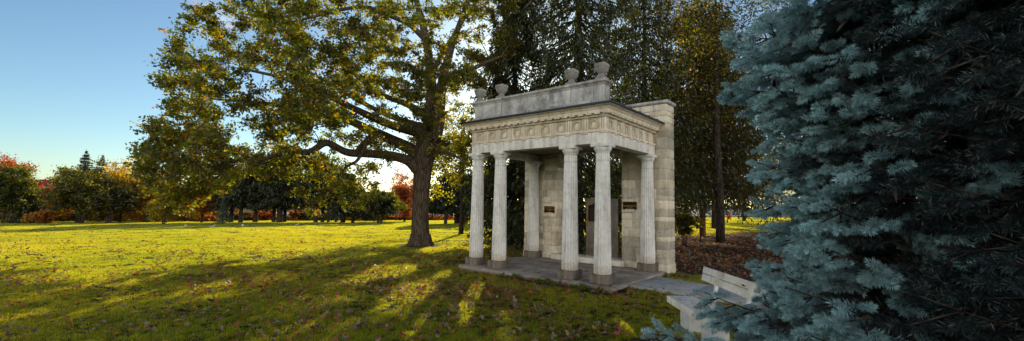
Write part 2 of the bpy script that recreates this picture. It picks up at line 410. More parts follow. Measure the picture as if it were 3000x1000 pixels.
# paths
def strip(name, pts, width, lift, mat, thick=0.04):
    """pts: list of (X,Y) centre points -> paved strip following the ground"""
    P = np.array(pts, float); T = np.gradient(P, axis=0); T = unit(T); Nn = np.stack([-T[:, 1], T[:, 0]], -1)
    a = Acc(); L = []
    for p, n in zip(P, Nn):
        l, r = p+n*width/2, p-n*width/2
        zl, zr = float(g(*l))+lift, float(g(*r))+lift
        L.append([(l[0], l[1], zl), (r[0], r[1], zr), (r[0], r[1], zr-thick-.1), (l[0], l[1], zl-thick-.1)])
    a.loft(L); return tag(a.build(name, mat), kind='structure')
a = Acc()
L0 = np.linalg.norm(WALK_POLY[2]-WALK_POLY[1]); k = 0; t0 = 0.0
while t0 < L0-0.3:
    t1 = min(L0, t0+1.55); a0, a1 = t0/L0, (t1-0.012)/L0
    q = [WALK_POLY[0]*(1-a0)+WALK_POLY[3]*a0, WALK_POLY[0]*(1-a1)+WALK_POLY[3]*a1, WALK_POLY[1]*(1-a1)+WALK_POLY[2]*a1, WALK_POLY[1]*(1-a0)+WALK_POLY[2]*a0]
    zt = -0.045+0.006*math.sin(k*2.1)
    sh = 1+0.08*math.sin(k*3.3)
    a.loft([[(p[0], p[1], zt-.18) for p in q], [(p[0], p[1], zt) for p in q]], (sh*.95, sh, sh))
    t0 = t1; k += 1
tag(a.build('footpath', M['pathconc'], bevel=0.008), kind='structure')
far_y = lambda px, Y: ground_at(px, Y)[:2]
strip('far_footpath', [far_y(px, Y) for px, Y in ((-300, 52), (0, 54), (200, 56), (400, 58), (600, 62), (750, 68), (900, 76), (1000, 84))], 1.3, 0.03, M['paving'])
strip('oak_footpath', [far_y(px, Y) for px, Y in ((1180, 29.2), (1260, 28.2), (1340, 27.6), (1420, 27.2), (1500, 27.0), (1600, 27.0))], 0.7, 0.025, M['paving'])
strip('road', [far_y(px, Y) for px, Y in ((1700, 74), (1900, 68), (2000, 64), (2150, 60), (2400, 56), (2800, 50))], 5.0, 0.03, M['asphalt'])

# ------------------------------------------------------------------ portico
portico = empty('stone_portico', PORT_LOC, PYAW)
tag(portico, 'pale stone portico with six fluted columns, carved wreath frieze and urns on its parapet', 'portico')
HP, ZP, HA, ZA, HE, ZB, ZF, ZG, HR, ZR, HC, ZC = .183, .173, .174, 2.545, .117, 2.616, 2.846, 3.146, .3345, 3.31, .227, 3.193
# platform of paving slabs
a = Acc()
a.box(-0.20, 3.62, -0.33, 2.95, -0.3, -0.012, (.8, .8, .8))
xs = [-0.225, 0.42, 1.25, 2.05, 2.92, 3.65]; ys = [-0.36, 0.5, 1.12, 1.72, 2.3, 2.98]
for i in range(5):
    for j in range(5):
        s_ = .88+.22*rng.random(); dz = rng.normal()*.006
        off = 0.12*math.sin(j*2.7) if 0 < i else 0
        x0 = xs[i]+(off if i > 0 else 0); x1 = xs[i+1]+(0.12*math.sin(j*2.7) if i < 4 else 0)
        if i == 4 and j < 2: dz -= .02
        a.box(x0+.006, x1-.006, ys[j]+.006, ys[j+1]-.006, -0.07, dz, (s_, s_*.98, s_*.96))
a.build('platform', M['paving'], portico, scale=S, bevel=0.012)

def column_shaft():
    nf, per = 20, 6; n = nf*per
    th = np.arange(n)*2*PI/n; ph = (np.arange(n) % per)/per
    fl = np.sin(PI*ph)**0.8*(ph > 0)
    prof = []
    H0, H1 = ZP, 2.44
    for t in np.linspace(0, 1, 22):
        r = .166-.038*(t**1.25); prof.append((r, H0+(H1-H0)*t, 1.0))
    prof = [p for p in prof if not (2.27 < p[1] < 2.33)]
    ins = [(.1325, 2.285, 1), (.1325, 2.29, .0), (.137, 2.293, .0), (.137, 2.305, .0), (.1325, 2.309, 0), (.1322, 2.314, 1)]
    prof = sorted(prof+ins, key=lambda p: p[1])
    loops = [np.stack([(r*(1-.11*f*fl))*np.cos(th), (r*(1-.11*f*fl))*np.sin(th), np.full(n, z)], -1) for r, z, f in prof]
    return Acc().loft(loops)
shaft = column_shaft().build('column', M['column'], portico, scale=S)
for p_ in shaft.data.polygons: p_.use_smooth = False
cap = Acc().lathe([(.126, 2.435), (.133, 2.445), (.131, 2.452), (.137, 2.458), (.152, 2.478), (.165, 2.503), (.171, 2.525), (.168, 2.545)], n=40)
capo = cap.build('capital', M['column'], shaft, smooth=True, scale=S)
aba = Acc().rect_loft([(HA, HA, ZA), (HA, HA, ZB-.002)])
aba.build('abacus', M['entab'], shaft, scale=S, bevel=0.006)
Acc().rect_loft([(HP, HP, 0.002), (HP*.99, HP*.99, ZP*.96), (HP*.97, HP*.97, ZP)]).build('plinth', M['plinth'], shaft, scale=S, bevel=0.015)
cols = [(0, 0), (PX2, 0), (PW-PX2, 0), (PW, 0), (X5, PD), (PW+X6-.09, PD)]
def copy_tree(o, parent=None):
    c = o.copy(); COL.objects.link(c); c.parent = parent
    for ch in list(o.children): copy_tree(ch, c)
    return c
for i, (x, y) in enumerate(cols):
    c = shaft if i == 0 else copy_tree(shaft, portico)
    c.location = (x*S, y*S, 0); c.rotation_euler = (0, 0, 0)

# architrave ring (front, left, right beams) as one mesh
def ring3(a, prof, back, col=None):
    """prof: list of (offset, z); outer skin swept along left-front-right"""
    L = []
    for off, z in prof:
        L.append([(-off, back, z), (-off, -off, z), (PW+off, -off, z), (PW+off, back, z)])
    a.loft(L, col, cap=False, closed=False)
BACK = PD+.19
def beams(a, hw, z0, z1, col=None):
    a.box(-hw, PW+hw, -hw, hw, z0, z1, col)
    a.box(-hw, hw, hw, BACK, z0, z1, col); a.box(PW-hw, PW+hw, hw, BACK, z0, z1, col)
a = Acc()
for x0, x1 in ((-HE, PX2-.02), (PX2-.016, 2.155), (2.159, PW+HE)):
    a.box(x0, x1, -HE, HE, ZB, ZF-.012)
for sx in (0, PW):
    a.box(sx-HE, sx+HE, HE+.004, BACK, ZB+.001, ZF-.012)
arch = a.build('architrave', M['entab'], portico, scale=S, bevel=0.006)
# frieze: body, taenia, triglyphs, regulae
a = Acc()
fb = HE-.022
a.box(-fb+.012, PW+fb-.012, -fb+.012, BACK, ZF+.03, ZG, (1.06, 1.05, 1.0))       # core
ring3(a, [(HE-.03, ZF-.010), (HE+.022, ZF-.010), (HE+.022, ZF+.030), (HE-.03, ZF+.034)], BACK)
ring3(a, [(fb-.01, ZG-.03), (HE+.03, ZG-.026), (HE+.045, ZG-.0), (HE-.03, ZG+.012)], BACK)
nm = 9; span = PW+2*HE; trw = .135; pitch = (span-trw)/nm
tx = [-HE+trw/2+pitch*k for k in range(nm+1)]
met = []
def triglyph(f):
    # f(u, d, z) -> local point; u along the face, d outward
    w3 = trw/2
    for u0, u1 in ((-w3, -w3*.52), (-w3*.3, w3*.3), (w3*.52, w3)):
        p = [f(u, d, z) for z in (ZF+.03, ZG-.035) for d in (fb-.014, fb+.014) for u in (u0, u1)]
        a.add(p, [(0, 2, 3, 1), (4, 5, 7, 6), (0, 1, 5, 4), (2, 6, 7, 3), (0, 4, 6, 2), (1, 3, 7, 5)])
    p = [f(u, d, z) for z in (ZG-.04, ZG-.02) for d in (fb-.014, fb+.020) for u in (-w3, w3)]
    a.add(p, [(0, 2, 3, 1), (4, 5, 7, 6), (0, 1, 5, 4), (2, 6, 7, 3), (0, 4, 6, 2), (1, 3, 7, 5)])
    p = [f(u, d, z) for z in (ZF-.032, ZF-.0105) for d in (HE-.01, HE+.016) for u in (-w3, w3)]
    a.add(p, [(0, 2, 3, 1), (4, 5, 7, 6), (0, 1, 5, 4), (2, 6, 7, 3), (0, 4, 6, 2), (1, 3, 7, 5)])
    for q in range(6):
        uu = -w3+trw*(q+.5)/6
        p = [f(u, d, z) for z in (ZF-.046, ZF-.0325) for d in (HE-.01, HE+.014) for u in (uu-.008, uu+.008)]
        a.add(p, [(0, 2, 3, 1), (4, 5, 7, 6), (0, 1, 5, 4), (2, 6, 7, 3), (0, 4, 6, 2), (1, 3, 7, 5)])
def panel(f, w_):
    # raised frame round a metope, leaving a sunk panel
    h0, h1 = ZF+.036, ZG-.045; t = .009
    for u0, u1, z0, z1 in ((-w_, w_, h1-t, h1), (-w_, w_, h0, h0+t*.6), (-w_, -w_+t, h0+t*.6, h1-t), (w_-t, w_, h0+t*.6, h1-t)):
        p = [f(u, d, z) for z in (z0, z1) for d in (fb-.02, fb+.012) for u in (u0, u1)]
        a.add(p, [(0, 2, 3, 1), (4, 5, 7, 6), (0, 1, 5, 4), (2, 6, 7, 3), (0, 4, 6, 2), (1, 3, 7, 5)])
wre = []
for x in tx: triglyph(lambda u, d, z, x=x: (x+u, -d, z))
for k in range(nm):
    xm = (tx[k]+tx[k+1])/2; panel(lambda u, d, z: (xm+u, -d, z), (pitch-trw)/2-.008); wre.append(((xm, -fb+.006, (ZF+ZG)/2-.004), 0))
ns = 6; spn = PD+HE+.02; ps = (spn-trw)/ns
sy = [-HE+trw/2+ps*k for k in range(ns+1)]
for sx, sg in ((PW, 1), (0, -1)):
    for y in sy: triglyph(lambda u, d, z: (sx+sg*d, y+sg*u, z))
    for k in range(ns):
        ym = (sy[k]+sy[k+1])/2; panel(lambda u, d, z: (sx+sg*d, ym+sg*u, z), (ps-trw)/2-.008)
        if sg > 0: wre.append(((sx+fb-.006, ym, (ZF+ZG)/2-.004), PI/2))
frieze = a.build('frieze', M['cornice'], portico, scale=S, bevel=0.003)
def wreath(kind):
    a = Acc(); R = .088
    th = np.linspace(-PI*.5, PI*1.5, 41)[:-1]
    open_ = kind
    def pt(t):
        if open_: return (R*.82*math.cos(t)*(1+.10*math.sin(t)), R*1.08*math.sin(t))
        return (R*.92*math.cos(t), R*math.sin(t))
    P = np.array([(pt(t)[0], 0, pt(t)[1]) for t in np.linspace(0, 2*PI, 49)])
    a.tube(P, .013 if open_ else .018, 6, cap=False)
    for k in range(34):
        t = k*2*PI/34; x, z = pt(t); s_ = 1 if k % 2 else -1
        a.ball((x*(1+.13*s_), -.008, z*(1+.13*s_)), (.017, .020, .017), 6, 4)
    if open_:
        for s_ in (-1, 1):
            a.tube([(0, -.006, -R*1.05), (s_*.02, -.008, -R*1.18), (s_*.045, -.006, -R*1.12)], .006, 5); a.ball((s_*.018, -.01, R*1.08), (.02, .012, .012), 6, 4)
    a.c = [c_*np.float32(.80) for c_ in a.c]
    return a.build('wreath', M['cornice'], frieze, smooth=True, scale=S)
protos = [wreath(0), wreath(1)]
for k, (p, rz) in enumerate(wre):
    kk = k % 2
    if k < 2: o = protos[kk]
    else:
        o = protos[kk].copy(); COL.objects.link(o); o.parent = frieze
    o.location = tuple(np.array(p)*S); o.rotation_euler = (0, 0, rz)
# cornice
a = Acc()
ring3(a, [(HE-.02, ZG+.003), (HE+.03, ZG+.005), (HE+.038, ZG+.03), (HE+.02, ZG+.034), (HC-.004, ZC-.012), (HC, ZC-.014), (HC, ZC+.05), (HC+.012, ZC+.052), (HC+.014, ZC+.062), (HC+.024, ZC+.064), (HC+.028, ZC+.078), (HC+.048, ZC+.092), (HC+.078, ZC+.100), (HC+.096, ZC+.108), (HC+.098, ZR-.003), (HE-.02, ZR-.002)], BACK+.0)
cor = a
mut = Acc()
nmu = 21; wmu = .115
for k in range(nmu):
    x = -HE-.05+(PW+2*HE+.10)*k/(nmu-1)
    cor.box(x-wmu/2, x+wmu/2, -HC+.006, -HE-.03, ZC-.036, ZC-.009, (1.05, 1.05, 1.05))
for k in range(14):
    y = -HE-.0+(PD+HE+.1)*(k+.5)/14
    for sx, sg in ((PW, 1), (0, -1)):
        x0, x1 = sx+sg*(HE+.03), sx+sg*(HC-.006)
        cor.box(min(x0, x1), max(x0, x1), y-.058, y+.058, ZC-.036, ZC-.009, (1.05, 1.05, 1.05))
cor.build('cornice', M['cornice'], portico, scale=S, bevel=0.004)
# ceiling and roof
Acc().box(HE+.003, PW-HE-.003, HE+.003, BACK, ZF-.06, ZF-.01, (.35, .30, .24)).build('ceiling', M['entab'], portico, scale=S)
a = Acc()
ridge = ZR+.10
a.loft([[(-HR-.012, -HR-.012, ZR), (PW+HR+.012, -HR-.012, ZR), (PW+HR+.012, BACK+.0, ZR), (-HR-.012, BACK+.0, ZR)],
        [(-HR-.016, -HR-.016, ZR+.042), (PW+HR+.016, -HR-.016, ZR+.042), (PW+HR+.016, BACK, ZR+.042), (-HR-.016, BACK, ZR+.042)],
        [(.25, .18, ridge), (PW-.25, .18, ridge), (PW-.25, BACK, ridge), (.25, BACK, ridge)]])
for y in (.55, 1.02, 1.49, 1.96):
    for sg, sx in ((1, PW), (-1, 0)):
        L = []
        for off, z in ((HR, ZR+.02), (-.25, ridge)):
            x = sx+sg*off; L.append([(x, y-.012, z), (x, y+.012, z), (x, y+.012, z+.05), (x, y-.012, z+.05)])
        a.loft(L)
a.build('roof', M['lead'], portico, scale=S)
# parapet
a = Acc()
xs = [-.045, .174, .858, 2.43, 2.723, 3.15, 3.372]
xs = [-.045, .174, .80, 1.42, 1.86, 2.30, 2.63, 3.15, 3.372]
for i in range(8):
    gp = .006 if i in (1, 2, 6) else .0015
    s_ = .9+.2*rng.random()
    pr = .012 if i in (0, 2, 5, 7) and False else 0
    a.box(xs[i]+gp, xs[i+1]-gp, -.12-pr, .14, 3.462, 3.742, (s_, s_, s_))
a.box(-.035, 3.362, -.108, .13, 3.40, 3.76, (.35, .33, .3))
bx = [-.105, .174, .55, .8, 1.5, 2.2, 2.63, 3.1, 3.40]
for i in range(8):
    s_ = .7+.25*rng.random()
    a.box(bx[i]+.003, bx[i+1]-.003, -.145, .155, 3.31, 3.46, (s_, s_, s_))
parapet = a.build('parapet', M['parapet'], portico, scale=S, bevel=0.006)
a = Acc()
cxs = [-.145, .174, .50, .86, 1.42, 2.15, 2.66, 2.80, 3.43]
for i in range(8):
    x0, x1 = cxs[i]+(.003 if i else 0), cxs[i+1]-(.003 if i < 7 else 0)
    s_ = .85+.25*rng.random(); L = []
    for (o_, z) in ((.055, 3.742), (.06, 3.765), (.078, 3.782), (.10, 3.795), (.105, 3.825), (.085, 3.845)):
        e0 = .105-o_ if i == 0 else 0; e1 = .105-o_ if i == 7 else 0
        L.append([(x0+e0, -.075-o_, z), (x1-e1, -.075-o_, z), (x1-e1, .095+o_, z), (x0+e0, .095+o_, z)])
    a.loft(L, (s_, s_*.97, s_*.93))
a.build('coping', M['parapet'], parapet, scale=S, bevel=0.004)
up_ = [(.135, .135, .0), (.135, .135, .055), (.118, .118, .062), (.078, .078, .085), (.062, .062, .105), (.064, .064, .125), (.085, .085, .14), (.115, .115, .175), (.133, .133, .215), (.137, .137, .25), (.148, .148, .254), (.150, .150, .30), (.135, .135, .322)]
urn0 = None
for x, y in ((0.0, .01), (PX2-.03, .01), (PW-PX2, .01), (PW-.03, .01)):
    if urn0 is None: urn0 = o = Acc().rect_loft([(a_*.76, b_*.76, c_*1.05) for a_, b_, c_ in up_], col=(.62, .60, .57), k=.14).build('urn', M['parapet'], portico, scale=S, bevel=0.006)
    else: o = urn0.copy(); COL.objects.link(o); o.parent = portico
    o.location = (x*S, y*S, 3.846*S)

# rear wall: two ashlar piers joined by an arched lintel
def ashlar_pier(x0, x1, y0, y1, z0, z1, seed):
    r = np.random.default_rng(seed); a = Acc()
    a.box(x0+.014, x1-.014, y0+.014, y1-.014, z0, z1-.002, (1.0, .96, .88))
    cells = []
    def split(xa, xb, za, zb):
        w_, h_ = xb-xa, zb-za
        if h_ > .36 or (h_ > .25 and w_ < h_*1.1 and r.random() < .8) or (h_ > .27 and r.random() < .5):
            c = za+h_*r.uniform(.36, .64); split(xa, xb, za, c); split(xa, xb, c, zb)
        elif w_ > .62 or (w_ > .40 and r.random() < .6):
            c = xa+w_*r.uniform(.34, .66); split(xa, c, za, zb); split(c, xb, za, zb)
        else: cells.append((xa, xb, za, zb))
    z = z0
    while z < z1-.01:
        h = r.choice([.34, .46, .58, .26]); h = min(h, z1-z)
        if z1-z-h < .2: h = z1-z
        c = x0+(x1-x0)*r.uniform(.3, .7); split(x0, c, z, z+h); split(c, x1, z, z+h); z += h
    for xa, xb, za, zb in cells:
        gp = .0055; c = .62+.55*r.random(); wm = r.random(); cc = (c, c*(1-.04*wm), c*(1-.15*wm))
        d0 = r.uniform(-.012, .006); lo = 0 if xa == x0 else gp; hi = 0 if xb == x1 else gp
        if (xa == x0 or xb == x1) and r.random() < .5:
            ym = y0+(y1-y0)*r.uniform(.35, .65)
            a.box(xa+lo, xb-hi, y0+d0, ym-gp, za+gp, zb-gp, cc); a.box(xa+lo, xb-hi, ym+gp, y1, za+gp, zb-gp, tuple(q*.85 for q in cc))
        else: a.box(xa+lo, xb-hi, y0+d0, y1-d0, za+gp, zb-gp, cc)
    return a
YP = PD+.2; YQ = YP+.48
for x0, x1, sd in ((-.388, .706, 3), (2.582, 3.676, 8)):
    a = ashlar_pier(x0, x1, YP, YQ, -.12, 3.80, sd)
    a.box(x0+.1 if x0 > 1 else x0-.012, x1+.012 if x0 > 1 else x1-.1, YP-.012, YQ+.012, -.12, .135, (1.0, .98, .93))
    a.build('pier', M['ashlar'], portico, scale=S, bevel=0.008)
a = Acc()
th = np.linspace(0, PI, 25); cxm = (.706+2.582)/2; hw = (2.582-.706)/2
for i in range(24):
    xa, xb = cxm-hw*math.cos(th[i]), cxm-hw*math.cos(th[i+1]); za, zb_ = 2.44+.42*math.sin(th[i]), 2.44+.42*math.sin(th[i+1])
    s_ = .75+.2*((i//3) % 2)+.1*rng.random()
    a.loft([[(xa, YP+.004, za), (xb, YP+.004, zb_), (xb, YP+.004, 3.78), (xa, YP+.004, 3.78)], [(xa, YQ-.004, za), (xb, YQ-.004, zb_), (xb, YQ-.004, 3.78), (xa, YQ-.004, 3.78)]], (s_, s_*.97, s_*.9))
a.build('arch_lintel', M['ashlar'], portico, scale=S)
a = Acc()
a.rect_loft([((3.676+.388)/2+.02, .26, 3.802), ((3.676+.388)/2+.045, .285, 3.83), ((3.676+.388)/2+.045, .285, 3.875), ((3.676+.388)/2+.03, .27, 3.885)], (3.676-.388)/2, (YP+YQ)/2)
a.build('wall_coping', M['parapet'], portico, scale=S, bevel=0.008)
# impost blocks where the rear columns meet the piers
a = Acc()
a.box(.62, 2.70, YP-.13, YP+.42, -.10, .13)
a.build('threshold_step', M['stele'], portico, scale=S, bevel=0.02).data.materials[0] = M['ashlar']

def plaque(x0, x1, z0, z1, lines):
    w_, h_ = x1-x0, z1-z0; yf = YP-.014
    a = Acc()
    n = .26*w_; s_ = .10*h_
    def P(poly, y_a, y_b, col=None):
        a_ = [(x0+u*w_, y_b, z0+v*h_) for u, v in poly]; b_ = [(x0+u*w_, y_a, z0+v*h_) for u, v in poly]
        a.loft([a_, b_], col)
    poly = [(0, 0), (.17, 0), (.20, .09), (.80, .09), (.83, 0), (1, 0), (1, 1), (0, 1)]
    P(poly, yf-.008, YP+.004)
    pl_ = a.build('plaque', M['bronze'], portico, scale=S)
    # rim
    a = Acc(); t = .012
    R = [(x0+u*w_, z0+v*h_) for u, v in poly]
    for i in range(len(R)):
        p, q = np.array(R[i]), np.array(R[(i+1) % len(R)])
        a.tube([(p[0], yf-.009, p[1]), (q[0], yf-.009, q[1])], .0075, 6, cap=True)
    a.build('rim', M['gold'], pl_, scale=S)
    for txt, v, size, width in lines:
        if txt is None:      # worn illegible line: a row of small letters-high dashes
            a = Acc(); u = .5-width/2; r = np.random.default_rng(int(v*100))
            while u < .5+width/2:
                du = r.uniform(.02, .06); zc = z0+v*h_
                a.box(x0+u*w_, x0+min(u+du, .5+width/2)*w_, yf-.0105, yf-.007, zc-size*.35*h_, zc+size*.35*h_); u += du+.016
            a.build('lettering', M['gold'], pl_, scale=S)
        else:
            cu = bpy.data.curves.new('lettering', 'FONT'); cu.body = txt; cu.align_x = 'CENTER'; cu.align_y = 'CENTER'; cu.size = size*h_*S*1.35; cu.extrude = .002
            to = bpy.data.objects.new('lettering', cu); COL.objects.link(to); to.parent = pl_; cu.materials.append(M['gold'])
            to.location = ((x0+w_/2)*S, (yf-.0105)*S, (z0+v*h_)*S); to.rotation_euler = (PI/2, 0, 0)
            bpy.context.view_layer.update()
            sx_ = min(1.0, w_*S*width/max(to.dimensions.x, 1e-6))
            me = bpy.data.meshes.new_from_object(to); mo = bpy.data.objects.new('lettering', me); COL.objects.link(mo); mo.parent = pl_
            mo.location = to.location; mo.rotation_euler = to.rotation_euler; mo.scale = (sx_, 1, 1)
            bpy.data.objects.remove(to)
    return pl_
for q_, c_ in (((.235, .70, YP-.014, YP+.05, 1.11, 1.46), (1.12, 1.08, 1.0)), ((2.586, 3.02, YP-.014, YP+.05, 1.30, 1.60), (1.0, 1.0, 1.0))):
    Acc().box(*q_, c_).build('plaque_stone', M['ashlar'], portico, scale=S, bevel=0.006)
plaque(.315, .655, 1.205, 1.385, [(None, .85, .10, .86), (None, .68, .06, .24), (None, .57, .07, .84), (None, .45, .07, .52), (None, .34, .06, .22), (None, .21, .05, .1)])
plaque(2.617, 2.965, 1.352, 1.535, [('ENTRANCE', .84, .15, .46), ('OLD MAIN BUILDING', .68, .15, .84), (None, .52, .10, .86), (None, .39, .10, .86), (None, .27, .08, .36)])

# ------------------------------------------------------------------ memorial slab behind the portico
s0 = loc2w(1.6, 3.2, 0); stele = empty('memorial_slab', (s0[0], s0[1], -.1), PYAW)
tag(stele, 'tall brown concrete slab bearing a blue gold-edged plaque, standing behind the portico opening', 'memorial slab')
a = Acc(); a.box(-.375, .375, -.2, .2, 0.0, 1.62+.1/S, None)
a.build('slab', M['stele'], stele, scale=S, bevel=0.012)
def plaque_outline(gx_):
    w2, z0, z1 = .325-gx_, .985+.07+gx_, 1.47+.07-gx_
    pts = [(-w2+.03, z0), (w2-.03, z0), (w2, z0+.03), (w2, z1-.03), (w2-.03, z1)]
    for t in np.linspace(0, 1, 9):
        pts.append((.20-.40*t, z1+.085*math.sin(PI*t)))
    pts += [(-w2+.03, z1), (-w2, z1-.03), (-w2, z0+.03)]
    return pts
a = Acc(); o1 = plaque_outline(0); a.loft([[(x, -.199, z) for x, z in o1], [(x, -.215, z) for x, z in o1]])
pb = a.build('plaque', M['gold'], stele, scale=S)
a = Acc(); o2 = plaque_outline(.026); a.loft([[(x, -.2145, z) for x, z in o2], [(x, -.2185, z) for x, z in o2]])
a.build('blue_field', M['plaqueblue'], pb, scale=S)
a = Acc()
for k in range(13):
    z = 1.42-.028*k; r = np.random.default_rng(k); u = -.25
    while u < .24:
        du = r.uniform(.02, .06); a.box(u, min(u+du, .26), -.2195, -.218, z-.004, z+.004, (.35, .35, .35)); u += du+.012
a.build('lettering', M['gold'], pb, scale=S)

# ------------------------------------------------------------------ bench
bench = empty('park_bench', (3.25, 7.2, -.10), 0)
tag(bench, 'white wooden slatted park bench on concrete legs, half hidden by the blue spruce', 'bench')
bx0, by1, by0 = 2.96-3.25, 8.16-7.2, 6.25-7.2
a = Acc()
a.box(bx0, bx0+.03, by0, by1, .335, .45); 
front_b = a.build('front_board', M['benchwood'], bench, bevel=0.004)
Acc().box(bx0+.031, bx0+.53, by1-.035, by1-.003, .34, .425).build('end_board', M['benchwood'], bench, bevel=0.004)
for k in range(6):
    x = bx0+.034+k*.082
    Acc().box(x, x+.058, by0, by1-.0005, .427, .452, (.95+.1*rng.random(),)*3).build('seat_slat', M['benchwood'], bench, bevel=0.003)
for (xa, za, xb, zb_) in ((.395, .885, .375, 1.00), (.36, .755, .34, .87)):
    pass
for z0_, z1_, x_ in ((.755, .875, .36), (.888, 1.006, .385)):
    a = Acc(); a.loft([[(x_, y, z0_), (x_+.03, y, z0_-.004), (x_+.055, y, z1_-.004), (x_+.025, y, z1_)] for y in (by0-.1, by1+.0)]); a.build('back_plank', M['benchwood'], bench, bevel=0.004)
for y in (by1-.52, by0+.35):
    a = Acc(); a.loft([[(x, y-.03, z), (x+.05, y-.03, z), (x+.05, y+.03, z), (x, y+.03, z)] for x, z in ((.30, .30), (.415, .97))]); a.build('back_post', M['white'], bench, bevel=0.004)
for y in (by1-.46-.42, by0+.2):
    a = Acc(); a.loft([[(x0, y+.0, z), (x1, y, z), (x1, y+.42, z), (x0, y+.42, z)] for x0, x1, z in ((-.225, .02, -.02), (-.225, .02, .334))]); a.build('leg', M['benchconc'], bench, bevel=0.015)

# ------------------------------------------------------------------ vegetation tools
BEAMS = [(*atz(a_, b_, -.1)[:2], r_) for a_, b_, r_ in ((1405, 850, .34), (1378, 890, .34), (1350, 925, .30), (1290, 885, .10), (1240, 940, .12), (1200, 985, .13), (1455, 965, .34), (1440, 995, .34), (1850, 955, .26), (1880, 990, .26), (1300, 803, .30), (1215, 850, .5), (1180, 880, .5), (2140, 668, 1.7), (2100, 676, 1.3), (2165, 690, 1.1), (2060, 690, .9), (2120, 715, .55), (2030, 742, .4), (2090, 762, .35), (1330, 690, 1.6), (1400, 712, .8), (1290, 715, .9), (1180, 790, .5), (1090, 800, .5))]      # gaps in the foliage: (ground x, ground y, radius) along the sun's direction
def keep(P):
    k = np.ones(len(P), bool)
    for bx_, by_, br in BEAMS:
        d = P-np.array([bx_, by_, -.1]); t = d@SUND
        k &= np.linalg.norm(d-t[:, None]*SUND, axis=1) > br*(1+.25*np.sin(t*3))
    # ragged opening in the boughs where the low sun breaks through
    d = P-CAM; dist = np.linalg.norm(d, axis=1); ang = np.degrees(np.arccos(np.clip((d@SUND)/np.maximum(dist, .1), -1, 1)))
    rag = .5+.5*np.sin(P[:, 0]*5.3+2*np.sin(P[:, 2]*4.1))*np.cos(P[:, 2]*3.7+P[:, 1])
    k &= ~((dist > 12) & (ang < .7+2.6*rag) & (rng.random(len(P)) < .85))
    return k
def pal(n, colors, weights, var=0.18):
    c = np.array(colors)[rng.choice(len(colors), n, p=np.array(weights)/sum(weights))]
    return np.clip(c*(1+var*rng.normal(size=(n, 1)))*(1+.06*rng.normal(size=(n, 3))), 0.002, 1)
def wiggle(p0, p1, n, amp, sag=0.0):
    p0 = np.asarray(p0, float); p1 = np.asarray(p1, float); t = np.linspace(0, 1, n)[:, None]
    P = p0*(1-t)+p1*t; L = np.linalg.norm(p1-p0)
    off = rng.normal(size=(n, 3))*amp*L; off[0] = 0; off[-1] = 0
    P = P+off; P[:, 2] += sag*L*np.sin(PI*t[:, 0]); return P
def densify(P, R, n):
    P = np.asarray(P, float); R = np.asarray(R, float)
    d = np.concatenate([[0], np.cumsum(np.linalg.norm(np.diff(P, axis=0), axis=1))]); t = np.linspace(0, d[-1], n)
    Q = np.stack([np.interp(t, d, P[:, k]) for k in range(3)], -1); r = np.interp(t, d, R)
    for _ in range(2):
        Q[1:-1] = .25*Q[:-2]+.5*Q[1:-1]+.25*Q[2:]
    return Q, r
def grow(wood, limbs, centers, tip=0.012, kmax=0.55, sides=5, bias=None):
    """limbs: [(pts, radii)]; connects every leaf-cluster centre to the nearest wood, nearest first"""
    pos = []; rad = []
    for P, R in limbs:
        wood.tube(P, R, 12 if R[0] > .1 else 8, cap=True); pos.append(P); rad.append(R)
    pos = np.concatenate(pos); rad = np.concatenate(rad)
    D = np.array([np.min(np.linalg.norm(pos-c, axis=1)) for c in centers])
    for i in np.argsort(D):
        c = centers[i]; d = np.linalg.norm(pos-c, axis=1)*(1+0.25*(pos[:, 2] > c[2]))
        j = int(np.argmin(d)); L = np.linalg.norm(pos[j]-c)
        if L < .05: continue
        n = 3+int(L/0.7); n = min(n, 8)
        P = wiggle(pos[j], c, n, .06, .06); r0 = min(rad[j]*kmax, .012+.016*L)
        R = np.linspace(max(r0, tip), tip*.6, n)
        wood.tube(P, R, sides if r0 > .03 else 4)
        pos = np.concatenate([pos, P[1:]]); rad = np.concatenate([rad, R[1:]])
def spray_leaves(acc, centers, per, spread, size, colors, weights, sub=6, subs=.35, aspect=.62, up=.35, cvar=.25, flat=.7, var=.18, twigs=None, off=(0, 0, 0)):
    """every cluster centre carries `sub` twigs, leaves sit along the twigs"""
    n = len(centers); C0 = np.repeat(centers, sub, 0)
    E = unit(rng.normal(size=(n*sub, 3)))*spread*rng.uniform(.55, 1.35, (n*sub, 1))*np.array([1, 1, flat])
    if twigs is not None:
        for c, e in zip(C0, E):
            if keep((c+e)[None]+np.array(off))[0]: twigs.tube(np.stack([c, c+e*.5+np.array([0, 0, .04*spread]), c+e]), [.012, .008, .004], 3)
    cb = np.repeat(1+cvar*rng.normal(size=(n, 1)), sub*per, 0)
    u = rng.uniform(.12, 1.08, (n*sub*per, 1))
    P = np.repeat(C0, per, 0)+np.repeat(E, per, 0)*u+rng.normal(size=(n*sub*per, 3))*spread*subs*.5*np.array([1, 1, .8])
    P = P+np.array(off); k = keep(P); P = P[k]; col = pal(len(P), colors, weights, var)*np.clip(cb[k], .5, 1.7)
    leaf_cloud(acc, P, size*rng.uniform(.65, 1.25, len(P)), col, aspect, up)
def tree_root(name, base, label, cat='tree', group=None):
    o = empty(name, base); tag(o, label, cat, group); return o

